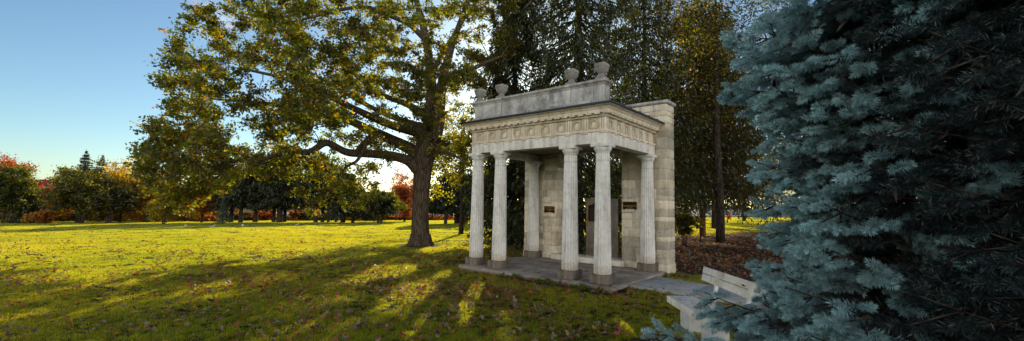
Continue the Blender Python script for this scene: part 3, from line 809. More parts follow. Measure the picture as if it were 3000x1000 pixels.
# ------------------------------------------------------------------ the big oak
OAK_Y = 23.0
ob = ground_at(1231, OAK_Y)
oak = tree_root('oak_tree', ob, 'huge spreading oak with thick dark trunk and long crooked limbs, left of the portico')
def px_path(pts):
    """pts: (px, py, depth, radius)"""
    P = np.array([at(a, b, c) for a, b, c, d in pts]); R = np.array([d for *_, d in pts]); return densify(P, R, max(8, len(pts)*4))
limbs = []
T = [at(1232, 732, 23), at(1231, 700, 23), at(1231, 640, 23), at(1234, 560, 23), at(1238, 500, 23), at(1246, 440, 23), at(1256, 390, 23)]
T[0][2] = float(g(T[0][0], T[0][1]))-.15
TP, TR = densify(np.array(T), np.array([.56, .50, .46, .455, .50, .60, .55]), 30)
limbs.append((TP, TR))
limbs.append(px_path([(1254, 410, 23, .50), (1262, 350, 23, .38), (1266, 300, 23, .32), (1262, 220, 23.2, .27), (1250, 120, 23.4, .22), (1225, 20, 23.6, .17), (1195, -90, 23.8, .11), (1180, -180, 24, .05)]))
limbs.append(px_path([(1262, 430, 23.0, .45), (1284, 370, 22.8, .36), (1288, 310, 22.6, .30), (1296, 230, 22.4, .24), (1325, 130, 22.2, .18), (1365, 20, 22.0, .12), (1390, -80, 22, .06)]))
limbs.append(px_path([(1232, 505, 23, .36), (1195, 468, 22.6, .27), (1142, 455, 22.2, .23), (1073, 450, 21.6, .21), (1017, 449, 21.1, .19), (989, 434, 20.8, .175), (956, 413, 20.5, .165), (923, 438, 20.2, .155), (900, 452, 20.0, .145), (858, 437, 19.6, .125), (826, 450, 19.3, .10), (760, 470, 18.8, .07), (680, 470, 18.2, .05), (560, 490, 17.6, .03)]))
limbs.append(px_path([(1238, 465, 23, .40), (1208, 438, 23.1, .34), (1147, 410, 23.3, .28), (1110, 392, 23.5, .26), (1073, 378, 23.8, .25), (1035, 357, 24.1, .22), (960, 335, 24.0, .18), (860, 312, 23.4, .14), (740, 300, 22.3, .10), (620, 290, 21, .04)]))
limbs.append(px_path([(1248, 400, 23, .36), (1222, 387, 22.7, .28), (1166, 375, 22.0, .22), (1115, 355, 21.2, .20), (1050, 325, 20.3, .16), (940, 270, 19.2, .12), (820, 225, 18.2, .08), (700, 200, 17.5, .04)]))
limbs.append(px_path([(1256, 378, 23.2, .30), (1224, 370, 23.7, .22), (1174, 352, 24.4, .18), (1122, 332, 25.2, .15), (1040, 290, 26.2, .12), (940, 230, 27.2, .08), (860, 190, 28, .04)]))
limbs.append(px_path([(1262, 350, 23, .28), (1232, 326, 23.2, .20), (1203, 311, 23.4, .18), (1174, 297, 23.6, .16), (1128, 285, 23.9, .14), (1040, 220, 24.4, .12), (930, 130, 25.0, .09), (830, 60, 25.6, .05), (760, 10, 26, .03)]))
limbs.append(px_path([(1288, 300, 22.6, .22), (1291, 239, 22.2, .17), (1325, 225, 21.7, .15), (1355, 215, 21.4, .13), (1413, 189, 20.8, .10), (1470, 165, 20.4, .05)]))
limbs.append(px_path([(1250, 120, 23.4, .18), (1200, 70, 23.0, .14), (1151, 50, 22.6, .13), (1090, 23, 22.2, .11), (1052, 20, 21.8, .10), (1000, 28, 21.4, .09), (900, 55, 20.6, .06), (780, 80, 19.8, .03)]))
limbs.append(px_path([(1040, 452, 21.4, .14), (1060, 425, 21.5, .12), (1086, 397, 21.4, .10)]))
limbs.append(px_path([(1080, 405, 21.4, .11), (1063, 443, 21.0, .09), (1045, 476, 20.8, .075), (1012, 487, 20.5, .06), (989, 536, 20.2, .04), (960, 575, 20.0, .02)]))
limbs.append(px_path([(1262, 220, 23.2, .2), (1300, 150, 24.5, .14), (1345, 80, 26, .1), (1400, 0, 27.5, .05)]))
limbs.append(px_path([(1250, 440, 22.9, .16), (1290, 440, 21.5, .10), (1330, 455, 20.2, .07), (1372, 480, 19.2, .03)]))
OUT = np.array([(620, -60), (590, 40), (550, 85), (515, 160), (530, 215), (465, 250), (510, 305), (450, 385), (410, 470), (440, 530), (520, 560), (610, 545), (700, 505), (790, 505), (870, 505), (940, 520), (990, 560), (1040, 545), (1080, 500), (1110, 470), (1180, 445), (1230, 420), (1290, 420), (1340, 470), (1392, 500), (1400, 420), (1385, 330), (1410, 250), (1490, 190), (1545, 110), (1560, -60), (1400, -150), (900, -150)], float)
def inside(px, py, poly):
    r = np.zeros(len(px), bool); j = len(poly)-1
    for i in range(len(poly)):
        a, b = poly[i], poly[j]
        c = ((a[1] > py) != (b[1] > py)) & (px < (b[0]-a[0])*(py-a[1])/(b[1]-a[1]+1e-9)+a[0]); r ^= c; j = i
    return r
def edge_dist(px, py, poly):
    d = np.full(len(px), 1e9)
    for i in range(len(poly)):
        a, b = poly[i], poly[(i+1) % len(poly)]; e = b-a
        t = np.clip(((px-a[0])*e[0]+(py-a[1])*e[1])/(e@e), 0, 1); d = np.minimum(d, np.hypot(px-a[0]-t*e[0], py-a[1]-t*e[1]))
    return d
def crown_centers(n, poly, Y0, half, holes=()):
    r = []
    while len(r) < n:
        px = rng.uniform(poly[:, 0].min(), poly[:, 0].max(), 4000); py = rng.uniform(poly[:, 1].min(), poly[:, 1].max(), 4000)
        k = inside(px, py, poly); ed = edge_dist(px, py, poly)
        for hx, hy, ha, hb in holes: k &= ((px-hx)/ha)**2+((py-hy)/hb)**2 > 1+.35*np.sin(px*.07+py*.05)
        px, py, ed = px[k], py[k], ed[k]
        y = Y0-5.0*np.clip((1150-px)/700, 0, 1)+half*rng.uniform(-1, 1, len(px))*np.sqrt(np.clip(ed/220, .05, 1))
        r += [at(a, b, c) for a, b, c in zip(px, py, y)]
    return np.array(r[:n])
_low = OUT.copy(); _low[:, 1] = np.maximum(_low[:, 1], 330)
MC = crown_centers(178, OUT, 22.3, 6.0, [(690, 345, 62, 34), (1150, 480, 90, 26), (1320, 360, 40, 60), (1120, 430, 60, 22), (960, 470, 40, 14), (1345, 290, 24, 22)])
MC = np.concatenate([MC, crown_centers(16, _low[_low[:, 0] < 1000] if False else np.array([(450, 385), (410, 470), (440, 530), (520, 560), (610, 545), (700, 505), (790, 505), (870, 500), (880, 330), (760, 400), (560, 400), (520, 330)], float), 22.3, 5.0)])
OC = (np.repeat(MC, 5, 0)+rng.normal(size=(len(MC)*5, 3))*np.array([.80, .80, .42]))
_d = OC-CAM; _u = 1500+F_PX*(_d@RIGHT)/(_d@FWD); _v = 500-F_PX*(_d@UP)/(_d@FWD)
OC = OC[inside(_u, _v, OUT) | (edge_dist(_u, _v, OUT) < 14)]
hang = np.array([at(a, b, c) for a, b, c in ((960, 560, 20), (985, 540, 20.2), (1010, 500, 20.4), (930, 600, 20), (1060, 500, 20.8), (900, 490, 20.4), (1100, 540, 21), (1035, 560, 20.8), (1075, 575, 21), (955, 520, 20), (880, 560, 19.8), (905, 620, 19.8), (1000, 590, 20.3), (945, 590, 19.9), (1040, 600, 20.6), (455, 555, 17.4), (485, 580, 17.5), (520, 590, 17.6), (560, 578, 17.7), (600, 562, 17.9), (640, 548, 18.0), (430, 535, 17.3), (545, 600, 17.6))])
tips = []
for i in range(len(OUT)):
    p, q = OUT[i], OUT[(i+1) % len(OUT)]; n_ = max(1, int(np.linalg.norm(q-p)/26))
    for k in range(n_):
        c = p+(q-p)*(k+rng.random())/n_+rng.normal(size=2)*11
        if c[1] < 0 or c[0] > 1420: continue
        yy = 22.3-5.0*np.clip((1150-c[0])/700, 0, 1)+rng.normal()*1.2; tips.append(at(c[0], c[1], yy))
OC = np.concatenate([OC, hang, np.array(tips)])
wood = Acc()
# root flare and trunk rings with buttressed outline
grow(wood, limbs, OC, tip=0.014)
lv = Acc()
for k in range(7):
    a_ = k*2*PI/7+.3; c0 = np.array([TP[2][0], TP[2][1], ob[2]])
    wood.tube(np.array([c0+np.array([math.cos(a_)*.35, math.sin(a_)*.35, .55]), c0+np.array([math.cos(a_)*.52, math.sin(a_)*.52, .14]), c0+np.array([math.cos(a_)*.78, math.sin(a_)*.78, -.10])]), [.20, .15, .06], 8, cap=True)
OAKC = [(.022, .034, .008), (.036, .043, .009), (.055, .052, .010), (.075, .060, .012), (.09, .034, .010)]
spray_leaves(lv, OC, 17, .54, .15, OAKC, [36, 34, 18, 8, 4], sub=8, subs=.34, cvar=.22, twigs=wood)
wood.build('trunk', M['oak_bark'], oak, smooth=True, origin=ob).location = (0, 0, 0)
lv.build('crown', M['leaf'], oak, origin=ob).location = (0, 0, 0)

# ------------------------------------------------------------------ generic broad-leaved tree
def broadleaf(name, label, px, Y, top, wpx, colors, weights, bottom=None, ncl=70, per=16, leaf=.38, trunk_r=.22, mat='leaf', group=None, lean=0.0, depth=None, cat='tree', stems=1, wpx2=None, fill=1.0, trunk_mat='bark', sub=5, base_pos=None):
    """top/bottom: picture heights the crown spans at that depth; wpx: crown half width in picture units"""
    b = ground_at(px, Y) if base_pos is None else base_pos
    zt = at(px, top, Y)[2]-b[2]; zb = (at(px, bottom, Y)[2]-b[2]) if bottom is not None else zt*.25
    rx = hpx(Y, wpx); ry = depth if depth else rx*.9
    root = tree_root(name, b, label, cat, group)
    zc, rz = (zt+zb)/2, (zt-zb)/2
    d = unit(rng.normal(size=(ncl, 3))); rr = rng.random(ncl)**.42*.92
    lob = 1+.22*np.sin(d[:, :1]*3.1+px*.7)*np.cos(d[:, 2:]*2.7+px*.3)+.12*np.sin(d[:, 1:2]*5+px)
    C = d*rr[:, None]*lob*np.array([rx, ry, rz])*(1+.16*rng.normal(size=(ncl, 1)))+np.array([lean*rx, 0, zc])
    # fuller low, rounded top
    C[:, 2] = np.maximum(C[:, 2], zb*.8)
    wood = Acc(); limbs = []
    for s_ in range(stems):
        ox = (s_-(stems-1)/2)*trunk_r*2.2
        tp = np.array([(ox, 0, -.1), (ox*1.2+.02*rx, 0, zb*.5), (ox*1.6+lean*rx*.3, .05*ry, zb), (ox*2+lean*rx*.6, 0, zc), (lean*rx, 0, zt*.9)])
        limbs.append(densify(tp, [trunk_r*1.25, trunk_r, trunk_r*.9, trunk_r*.5, trunk_r*.1], 14))
    grow(wood, limbs, C, tip=.02, sides=4)
    lv = Acc(); sprd = min(rx, rz)*.30*fill
    spray_leaves(lv, C, per, sprd, leaf, colors, weights, sub=sub, subs=.55, cvar=.2, twigs=wood if Y < 50 else None, off=b)
    wood.build('trunk', M[trunk_mat], root, smooth=True)
    o = lv.build('crown', M[mat], root, origin=b); o.location = (0, 0, 0)
    return root

GREEN = [(.014, .021, .006), (.022, .028, .007), (.038, .038, .009)]
OLIVE = [(.034, .035, .009), (.055, .048, .011), (.075, .052, .013)]
GOLD = [(.16, .075, .014), (.20, .085, .014), (.12, .07, .014), (.08, .055, .014)]
RED = [(.22, .040, .008), (.28, .065, .009), (.16, .03, .008)]
ORANGE = [(.30, .10, .010), (.34, .14, .012), (.24, .065, .009)]
BROWN = [(.075, .036, .014), (.10, .042, .014), (.055, .036, .013)]
YELLOW = [(.11, .09, .014), (.08, .075, .013), (.15, .10, .018)]

# ------------------------------------------------------------------ conifers
def conifer(name, label, px, Y, top, R, colors, weights, z0=0.3, H=None, nwh=26, nbr=7, per=14, leaf=.3, droop=.35, hang=.5, trunk_r=.25, mat='needle', group=None, shape=.85, base_pos=None, aspect=.22, prof=None, trunk_mat='bark', lean=0, cat='tree', bare_in=.15, strips=5):
    b = ground_at(px, Y) if base_pos is None else np.asarray(base_pos, float)
    if H is None: H = at(px, top, Y)[2]-b[2]
    root = tree_root(name, b, label, cat, group)
    wood = Acc(); lv = Acc()
    tz = np.linspace(-.15, H, 14); ax = np.stack([lean*tz/H+.03*np.sin(tz), .03*np.cos(tz), tz], -1); ax[0, :2] = ax[1, :2]*.5
    wood.tube(ax, np.interp(tz, [0, H], [trunk_r, .02]), 8)
    PP = []; DD = []; SZ = []
    for k in range(nwh):
        f = (k+rng.uniform(-.3, .3))/nwh; z = z0+(H*.985-z0)*np.clip(f, 0, 1)
        L0 = R*((1-f)**shape+.02) if prof is None else R*prof(f)
        for q in range(nbr):
            a_ = 2*PI*(q+rng.random())/nbr; L = L0*rng.uniform(.62, 1.12)
            if L < .12: continue
            n = 7; t = np.linspace(0, 1, n); dz = -droop*L*(np.sin(t*PI*.62))+.16*droop*L*np.maximum(0, t-.65)*3+ (0.25*L*t if f > .75 else 0)
            bp = np.stack([lean*z/H+np.cos(a_)*L*t, np.sin(a_)*L*t, z+dz], -1)+rng.normal(size=(n, 3))*.02*L*t[:, None]
            wood.tube(bp, np.linspace(max(.012, .022*L**.7), .006, n), 4)
            m_ = max(3, int(per*L/max(R, .1)*1.3))
            tt = bare_in+(1-bare_in)*rng.random(m_)**.75
            pb = np.stack([np.interp(tt, t, bp[:, c]) for c in range(3)], -1)
            side = np.array([-math.sin(a_), math.cos(a_), 0]); lat = rng.normal(size=m_)*.20*L*(1.12-tt)
            pb = pb+side*lat[:, None]
            st = strips
            hl = hang*rng.uniform(.4, 1.2, m_)*(1 if True else 0)
            for s_ in range(st):
                fr = (s_+.5)/st
                P = pb+np.stack([rng.normal(size=m_)*.05, rng.normal(size=m_)*.05, -hl*fr], -1)+rng.normal(size=(m_, 3))*leaf*.25
                d = np.stack([math.cos(a_)*np.full(m_, .5), math.sin(a_)*np.full(m_, .5), -np.full(m_, .25+.9*min(1, hang*1.5))], -1)
                PP.append(P); DD.append(d); SZ.append(leaf*rng.uniform(.7, 1.3, m_)*(1.1-.3*fr))
    P = np.concatenate(PP); D = np.concatenate(DD); Z = np.concatenate(SZ)
    k = keep(P+b); P, D, Z = P[k], D[k], Z[k]
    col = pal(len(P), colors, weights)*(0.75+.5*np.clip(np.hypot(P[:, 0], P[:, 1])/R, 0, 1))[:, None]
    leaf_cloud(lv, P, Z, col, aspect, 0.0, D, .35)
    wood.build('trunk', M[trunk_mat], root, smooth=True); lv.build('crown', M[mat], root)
    return root
SPR = [(.018, .028, .012), (.028, .036, .014), (.050, .046, .015)]
HEM = [(.015, .021, .007), (.022, .024, .008), (.045, .034, .010)]

# ------------------------------------------------------------------ trees behind the portico
conifer('norway_spruce', 'tall dark weeping spruce rising right behind the portico, hung with curtains of needles', 1690, 23.5, None, 5.6, SPR, [5, 4, 2], z0=.6, H=27, nwh=40, nbr=8, per=58, leaf=.26, droop=.34, hang=.95, trunk_r=.36, shape=.5, aspect=.32)
conifer('norway_spruce', 'dark drooping spruce behind the second column, its low skirts reaching the lawn', 1500, 25.5, None, 4.0, SPR, [5, 4, 3], z0=.35, H=19, nwh=32, nbr=9, per=64, leaf=.26, droop=.36, hang=.9, trunk_r=.28, shape=.6, aspect=.32)
conifer('norway_spruce', 'dark weeping spruce just right of the rear stone pier, sky showing through its upper branches', 1890, 27.5, None, 4.6, SPR, [4, 4, 4], z0=3.6, H=22, nwh=30, nbr=7, per=44, leaf=.26, droop=.34, hang=1.0, trunk_r=.3, shape=.6, aspect=.32)
conifer('hemlock_tree', 'slim reddish-trunked hemlock with bare lower trunk beyond the mulch, gold-lit hanging foliage', 2058, 32, None, 6.2, HEM, [4, 4, 4], z0=4.6, H=19, nwh=28, nbr=8, per=50, leaf=.30, droop=.38, hang=1.2, trunk_r=.24, shape=.42, trunk_mat='redbark', aspect=.34)
conifer('hemlock_tree', 'stout grey-trunked hemlock standing on the far sunny grass, right of the reddish trunk', 2098, 44, None, 7.5, HEM, [4, 4, 4], z0=5.6, H=21, nwh=24, nbr=7, per=44, leaf=.36, droop=.4, hang=1.3, trunk_r=.5, shape=.5, aspect=.34)
conifer('norway_spruce', 'dark shaggy spruce showing between the blue spruce boughs at the far right', 2560, 20, None, 4.6, SPR, [5, 4, 2], z0=.5, H=20, nwh=28, nbr=8, per=26, leaf=.32, droop=.34, hang=.9, trunk_r=.3, shape=.6)
broadleaf('beech_tree', 'airy brown-gold beech with sky between its twigs, above and right of the pier', 2110, 27, -160, 250, OLIVE+GREEN+BROWN[:1], [4, 3, 1, 2, 3, 3, 1], bottom=430, ncl=150, per=11, leaf=.16, trunk_r=.22, sub=6)
broadleaf('maple_tree', 'yellow-green maple in sunlight seen between the oak trunk and the first column', 1350, 36, 300, 120, YELLOW+GREEN, [2, 4, 1, 2, 3, 3], bottom=600, ncl=90, per=14, leaf=.24, trunk_r=.18, sub=6)
broadleaf('leafy_shrub', 'dense dark green shrub on the mulch beside the rear pier', 2005, 24.5, 618, 40, GREEN+OLIVE, [4, 4, 2, 3, 2, 1], bottom=690, ncl=60, per=14, leaf=.11, trunk_r=.03, stems=4, cat='shrub', sub=6)
broadleaf('young_shrub', 'thin young shrub with sparse yellow leaves, right of the dark shrub', 2052, 27, 635, 20, YELLOW, [3, 3, 3], bottom=672, ncl=20, per=6, leaf=.11, trunk_r=.02, stems=2, cat='shrub', sub=4)

# ------------------------------------------------------------------ far side of the lawn
FG = 'trees along the far edge of the lawn'
def bl(name, label, px, Y, top, w_, cs, wt, **k):
    k['ncl'] = int(k.get('ncl', 70)*1.25); k['per'] = max(4, int(k.get('per', 16)*.55)); k['leaf'] = k.get('leaf', .38)*1.05; k['bottom'] = k.get('bottom', 640)+6; k.setdefault('sub', 9)
    return broadleaf(name, label, px, Y, top+3, w_*1.1, cs, wt, group=FG, **k)
def co(name, label, px, Y, top, R, **k):
    kw = dict(nwh=22, nbr=8, per=22, leaf=.5, aspect=.42, droop=.3, hang=.7, trunk_r=.3, shape=.7, strips=3); kw.update(k)
    return conifer(name, label, px, Y, top, R, SPR, [5, 4, 1], group=FG, **kw)
bl('maple_tree', 'bright red-orange maple at the left edge of the picture, behind the dark green one', 8, 92, 436, 62, RED+ORANGE, [3, 3, 2, 3, 1, 2], bottom=600, mat='redleaf', ncl=80, per=18)
bl('maple_tree', 'dark green rounded tree in front of the red maple at the left edge', 28, 79, 478, 52, GREEN, [5, 4, 1], bottom=640, ncl=90, per=20)
bl('maple_tree', 'low red maple beside the dark roof, right of the rounded green tree', 112, 97, 528, 42, RED, [4, 3, 3], bottom=630, mat='redleaf', ncl=70, per=18)
co('fir_tree', 'small dark fir between the rounded green tree and the orange bush', 88, 80, 552, 2.8, z0=.2, nwh=16, hang=.3)
bl('orange_bush', 'low orange-brown bush in front of the dark firs at left', 130, 76, 612, 46, BROWN+GOLD, [3, 3, 2, 1, 1, 1, 1], bottom=652, ncl=60, per=18, leaf=.28, trunk_r=.06, stems=3, cat='bush')
bl('green_tree', 'broad dark green tree covering the foot of the clock tower', 232, 80, 490, 88, GREEN+OLIVE, [5, 4, 2, 1, 1, 1], bottom=620, ncl=150, per=20, stems=3)
co('fir_tree', 'taller of the two pointed firs rising above the broad green tree', 234, 95, 436, 5.6, z0=4, nwh=34, nbr=9, hang=.14, droop=.22, shape=1.15, leaf=.30, aspect=.32, per=60, trunk_r=.16)
co('fir_tree', 'shorter of the two pointed firs rising above the broad green tree', 284, 97, 450, 5.2, z0=4, nwh=32, nbr=9, hang=.16, droop=.26, shape=1.15, leaf=.30, aspect=.32, per=56, trunk_r=.16)
bl('golden_tree', 'tall golden-brown tree right of the two pointed firs', 350, 86, 462, 66, GOLD, [3, 3, 2, 2], bottom=600, ncl=95, per=13)
bl('olive_tree', 'dull olive tree with several crooked stems below the golden tree', 318, 79, 545, 70, OLIVE+GREEN, [3, 2, 1, 3, 3, 1], bottom=632, ncl=90, per=18, stems=3, trunk_r=.16)
bl('brown_tree', 'brown-green tree behind the oak tips, right of the golden tree', 425, 84, 500, 62, BROWN+OLIVE, [2, 1, 3, 4, 3, 1], bottom=625, ncl=100, per=18, stems=2)
bl('yellow_tree', 'sunlit yellow-green small tree below the left tips of the oak', 478, 70, 560, 42, YELLOW+OLIVE, [3, 3, 1, 2, 2, 1], bottom=645, ncl=60, per=16, leaf=.32, stems=2, trunk_r=.1)
bl('maple_tree', 'russet brown maple with a dark forked trunk left of the small blue spruce', 590, 82, 545, 62, BROWN, [3, 3, 3], bottom=628, ncl=100, per=18)
bl('orange_bush', 'low orange maple glowing just left of the small blue spruce', 612, 94, 626, 28, ORANGE, [3, 2, 3], bottom=652, ncl=40, per=16, mat='redleaf', trunk_r=.08, cat='bush')
conifer('blue_spruce', 'small blue-grey spruce far across the lawn, shaped like a narrow cone', 651, 79, 570, 1.5, [(.05, .085, .085), (.07, .11, .11)], [1, 1], z0=.15, nwh=18, nbr=8, per=14, leaf=.3, droop=.15, hang=.15, trunk_r=.12, shape=.9, strips=3, group=FG)
row = [(676, 84, 500, 3.2, 'dark spruce, first of the dark row right of the small blue spruce'),
       (704, 83, 505, 3.4, 'dark spruce, second of the dark row from the small blue spruce'),
       (747, 85, 455, 3.8, 'dark thick-trunked spruce, third of the dark row from the small blue spruce'),
       (801, 86, 440, 3.6, 'dark spruce, fourth of the dark row, behind the left tips of the low oak limb'),
       (818, 84, 432, 4.2, 'tallest spruce of the dark row, with the widest flared trunk'),
       (833, 87, 450, 3.6, 'dark spruce close against the right of the tallest one in the row'),
       (924, 84, 470, 3.8, 'dark spruce behind the hanging yellow oak spray'),
       (944, 86, 480, 3.6, 'straight dark spruce just right of the hanging oak spray'),
       (961, 85, 500, 3.4, 'slim dark spruce right of the straight one, below the crooked limb'),
       (984, 88, 505, 3.4, 'slim dark spruce, third from the right end of the dark row'),
       (1004, 83, 515, 4.0, 'dark spruce with a stout trunk, second from the right end of the dark row'),
       (1033, 80, 560, 3.4, 'low wide dark pine with spreading arms, last on the right of the dark row')]
for i, (px, Y, top, R, lab) in enumerate(row):
    co('spruce_tree', lab, px, Y, top-15, R*1.35, z0=4.6 if px < 1020 else 2.6, per=26, shape=.42, trunk_r=[.4, .42, .5, .4, .62, .4, .4, .4, .32, .3, .52, .35][i], hang=.9, nwh=20)
bl('yew_tree', 'rounded dark green yew standing alone with a forked trunk, right of the dark row', 1112, 76, 552, 54, GREEN, [5, 4, 2], bottom=632, ncl=110, per=20, leaf=.3, stems=2, trunk_r=.2)
bl('maple_tree', 'glowing orange maple just left of the oak trunk', 1185, 92, 520, 44, ORANGE+RED, [4, 3, 3, 1, 1, 1], bottom=640, ncl=80, per=16, mat='redleaf')
bl('bare_maple', 'thin half-bare pinkish maple rising behind the glowing orange one', 1172, 105, 470, 34, ORANGE, [3, 1, 3], bottom=600, ncl=60, per=3, mat='redleaf', leaf=.3)
for px, Y, top, w_, cs, lab in ((60, 100, 566, 50, GREEN+BROWN, 'dark tree filling the gap behind the small dark fir'), (160, 102, 560, 50, RED+GREEN, 'reddish-green tree behind the orange bush'), (290, 104, 522, 64, GREEN+GOLD, 'green-gold tree behind the gap between the broad green and golden trees'), (400, 100, 520, 60, GOLD+BROWN, 'gold-brown tree behind the right of the golden tree'), (480, 100, 540, 56, BROWN+GREEN, 'brown tree behind the sunlit yellow-green small tree'), (540, 98, 540, 54, BROWN+GREEN, 'dull green-brown tree left of the russet maple')):
    bl('background_tree', lab, px, Y, top, w_, cs, [1]*len(cs), bottom=640, ncl=90, per=18, leaf=.42)
for px, Y, top, w_, cs, lab in ((560, 112, 616, 36, ORANGE, 'orange undergrowth tree glimpsed under the russet maple'), (725, 112, 612, 30, YELLOW, 'yellow tree glimpsed between the first trunks of the dark row'), (775, 110, 608, 34, ORANGE, 'orange tree glimpsed between the third and fourth trunks of the dark row'), (870, 108, 606, 40, ORANGE+YELLOW, 'orange-yellow tree under the dark row, left of the hanging oak spray'), (905, 106, 612, 30, YELLOW, 'yellow tree glimpsed just under the tip of the hanging oak spray'), (972, 110, 612, 34, ORANGE+YELLOW, 'orange-yellow tree glimpsed between the slim spruce trunks'), (1050, 105, 620, 42, ORANGE, 'low orange tree beneath the wide dark pine'), (1080, 100, 618, 32, GOLD, 'pale gold tree behind the trunk of the rounded yew'), (1330, 112, 622, 40, ORANGE, 'orange tree glimpsed behind the pine trunks right of the oak'), (1270, 108, 626, 32, ORANGE, 'orange tree glimpsed just right of the oak trunk'), (340, 104, 618, 40, ORANGE, 'orange undergrowth glimpsed between the olive tree stems'), (60, 104, 600, 36, RED, 'red undergrowth glimpsed behind the rounded green tree at left'), (400, 106, 622, 36, ORANGE, 'orange undergrowth glimpsed under the brown-green tree')):
    bl('autumn_tree', lab, px, Y, top, w_, cs, [1]*len(cs), bottom=648, ncl=36, per=16, mat='redleaf', leaf=.42, trunk_r=.1)
co('pine_tree', 'dark pine with twin slim trunks right of the oak trunk', 1305, 70, 505, 4.2, z0=2.6, per=16, shape=.45, hang=.4, droop=.15)
co('pine_tree', 'dark pine with a thick flared trunk between the oak and the first column', 1339, 74, 500, 4.2, z0=2.6, per=16, shape=.45, hang=.6, droop=.2, trunk_r=.55)
co('pine_tree', 'pine with an orange sunlit trunk just left of the first column', 1364, 72, 505, 3.4, z0=3.0, per=12, shape=.45, hang=.6, trunk_mat='redbark', trunk_r=.4)
co('pine_tree', 'dark pine seen between the first and second columns', 1432, 73, 480, 4.2, z0=2.4, per=14, shape=.5, hang=.8)
for px, Y, top, w_, lab in ((1530, 80, 480, 90, 'olive tree far behind the portico, seen past the second column'), (1780, 75, 470, 90, 'olive tree far behind the memorial slab'), (2010, 66, 440, 90, 'yellow-olive tree across the road behind the reddish trunk'), (2180, 62, 420, 100, 'yellow-olive tree across the road, beside the blue spruce'), (2380, 60, 380, 120, 'olive tree across the road hidden behind the blue spruce')):
    bl('roadside_tree', lab, px, Y, top, w_, YELLOW+OLIVE+GOLD, [2, 2, 2, 2, 2, 1, 1, 1, 1, 1], bottom=600, ncl=62, per=16, leaf=.36)

# ------------------------------------------------------------------ buildings, vehicles and birds far off
def wall_block(name, label, px0, px1, ytop, Y, depth, wall, rows, ncol, roof=None, roof_h=0.0, glass='glass', frame='white', overhang=.4):
    a_, b_ = ground_at(px0, Y), ground_at(px1, Y); zb = min(a_[2], b_[2])-.3
    zt = at((px0+px1)/2, ytop, Y)[2]; cx_ = (a_[0]+b_[0])/2; hw_ = (b_[0]-a_[0])/2
    root = empty(name, (cx_, Y, zb)); tag(root, label, 'building')
    h = zt-zb-roof_h
    Acc().box(-hw_, hw_, 0, depth, 0, h).build('wall', M[wall], root)
    if roof_h > 0:
        a = Acc(); o_ = overhang
        a.loft([[(-hw_-o_, -o_, h+.003), (hw_+o_, -o_, h+.003), (hw_+o_, depth+o_, h+.003), (-hw_-o_, depth+o_, h+.003)], [(-hw_*.92, depth*.45, h+roof_h), (hw_*.92, depth*.45, h+roof_h), (hw_*.92, depth*.55, h+roof_h), (-hw_*.92, depth*.55, h+roof_h)]])
        a.build('roof', M[roof], root)
    else:
        Acc().box(-hw_-.25, hw_+.25, -.25, depth+.25, h, h+.35).build('roof', M[roof or 'limestone'], root)
    for r in range(rows):
        z0 = .9+r*(h-.6)/rows; z1 = z0+(h-.6)/rows*.55
        for c in range(ncol):
            x0 = -hw_+2*hw_*(c+.2)/ncol; x1 = -hw_+2*hw_*(c+.8)/ncol
            f = Acc(); t = .07
            f.box(x0-t, x1+t, -.06, -.004, z1, z1+t); f.box(x0-t, x1+t, -.09, -.004, z0-t, z0); f.box(x0-t, x0, -.06, -.004, z0, z1); f.box(x1, x1+t, -.06, -.004, z0, z1); f.box((x0+x1)/2-t/3, (x0+x1)/2+t/3, -.05, -.006, z0, z1)
            wf = f.build('window', M[frame], root)
            Acc().box(x0, x1, -.03, -.005, z0, z1).build('pane', M[glass], wf)
    return root, h, hw_
wall_block('slate_roofed_hall', 'stone hall with a dark slate roof showing between the red maples at far left', 40, 150, 524, 150, 14, 'limestone', 2, 6, 'slate', 2.6)
wall_block('low_pavilion', 'low white-framed building with blue panels glimpsed behind the dark spruce trunks', 690, 800, 628, 124, 8, 'bluewall', 1, 9, 'white')
wall_block('flat_roofed_block', 'grey flat-roofed building above and behind the rounded yew', 1040, 1205, 566, 150, 12, 'limestone', 3, 7, 'limestone')
wall_block('brick_building', 'low red brick building with a pale roof, glimpsed right of the oak trunk', 1245, 1420, 632, 130, 9, 'brick', 1, 8, 'white')
wall_block('stone_house', 'beige stone building across the road, just left of the blue spruce', 2078, 2200, 600, 92, 9, 'limestone', 1, 4, 'slate', 1.0)
# clock tower with cupola
tb = ground_at(177, 158); tw = empty('domed_tower', tb); tag(tw, 'stone tower with a small dark domed cupola rising over the far left trees', 'tower')
zt = at(177, 517, 158)[2]-tb[2]; u = hpx(158, 1.0)
Acc().box(-13*u, 13*u, -13*u, 13*u, -1, zt).build('shaft', M['limestone'], tw)
a = Acc(); a.rect_loft([(13.6*u, 13.6*u, zt+.01), (13.6*u, 13.6*u, zt+1.2*u), (11*u, 11*u, zt+1.3*u)]); a.build('ledge', M['limestone'], tw)
lan = Acc().lathe([(10*u, zt+1.3*u), (10*u, zt+16*u)], n=8).build('lantern', M['limestone'], tw)
for k in range(8):
    a_ = (k+.5)*PI/4; d_ = np.array([math.cos(a_), math.sin(a_)])*9.35*u; t_ = np.array([-math.sin(a_), math.cos(a_)])*2.3*u
    a = Acc(); q = [(d_[0]+s*t_[0], d_[1]+s*t_[1], zt+z*u) for s, z in ((-1, 4), (1, 4), (1, 11), (.6, 13), (0, 13.8), (-.6, 13), (-1, 11))]
    a.loft([q, [(x*.9, y*.9, z) for x, y, z in q]]); a.build('opening', M['glass'], lan)
Acc().lathe([(11*u, zt+16.1*u), (11*u, zt+17.3*u), (9.6*u, zt+18*u), (8.5*u, zt+22*u), (5.6*u, zt+25.5*u), (1.6*u, zt+27.4*u), (.6*u, zt+28*u), (.4*u, zt+35*u)], n=16).build('dome', M['slate'], tw, smooth=True)

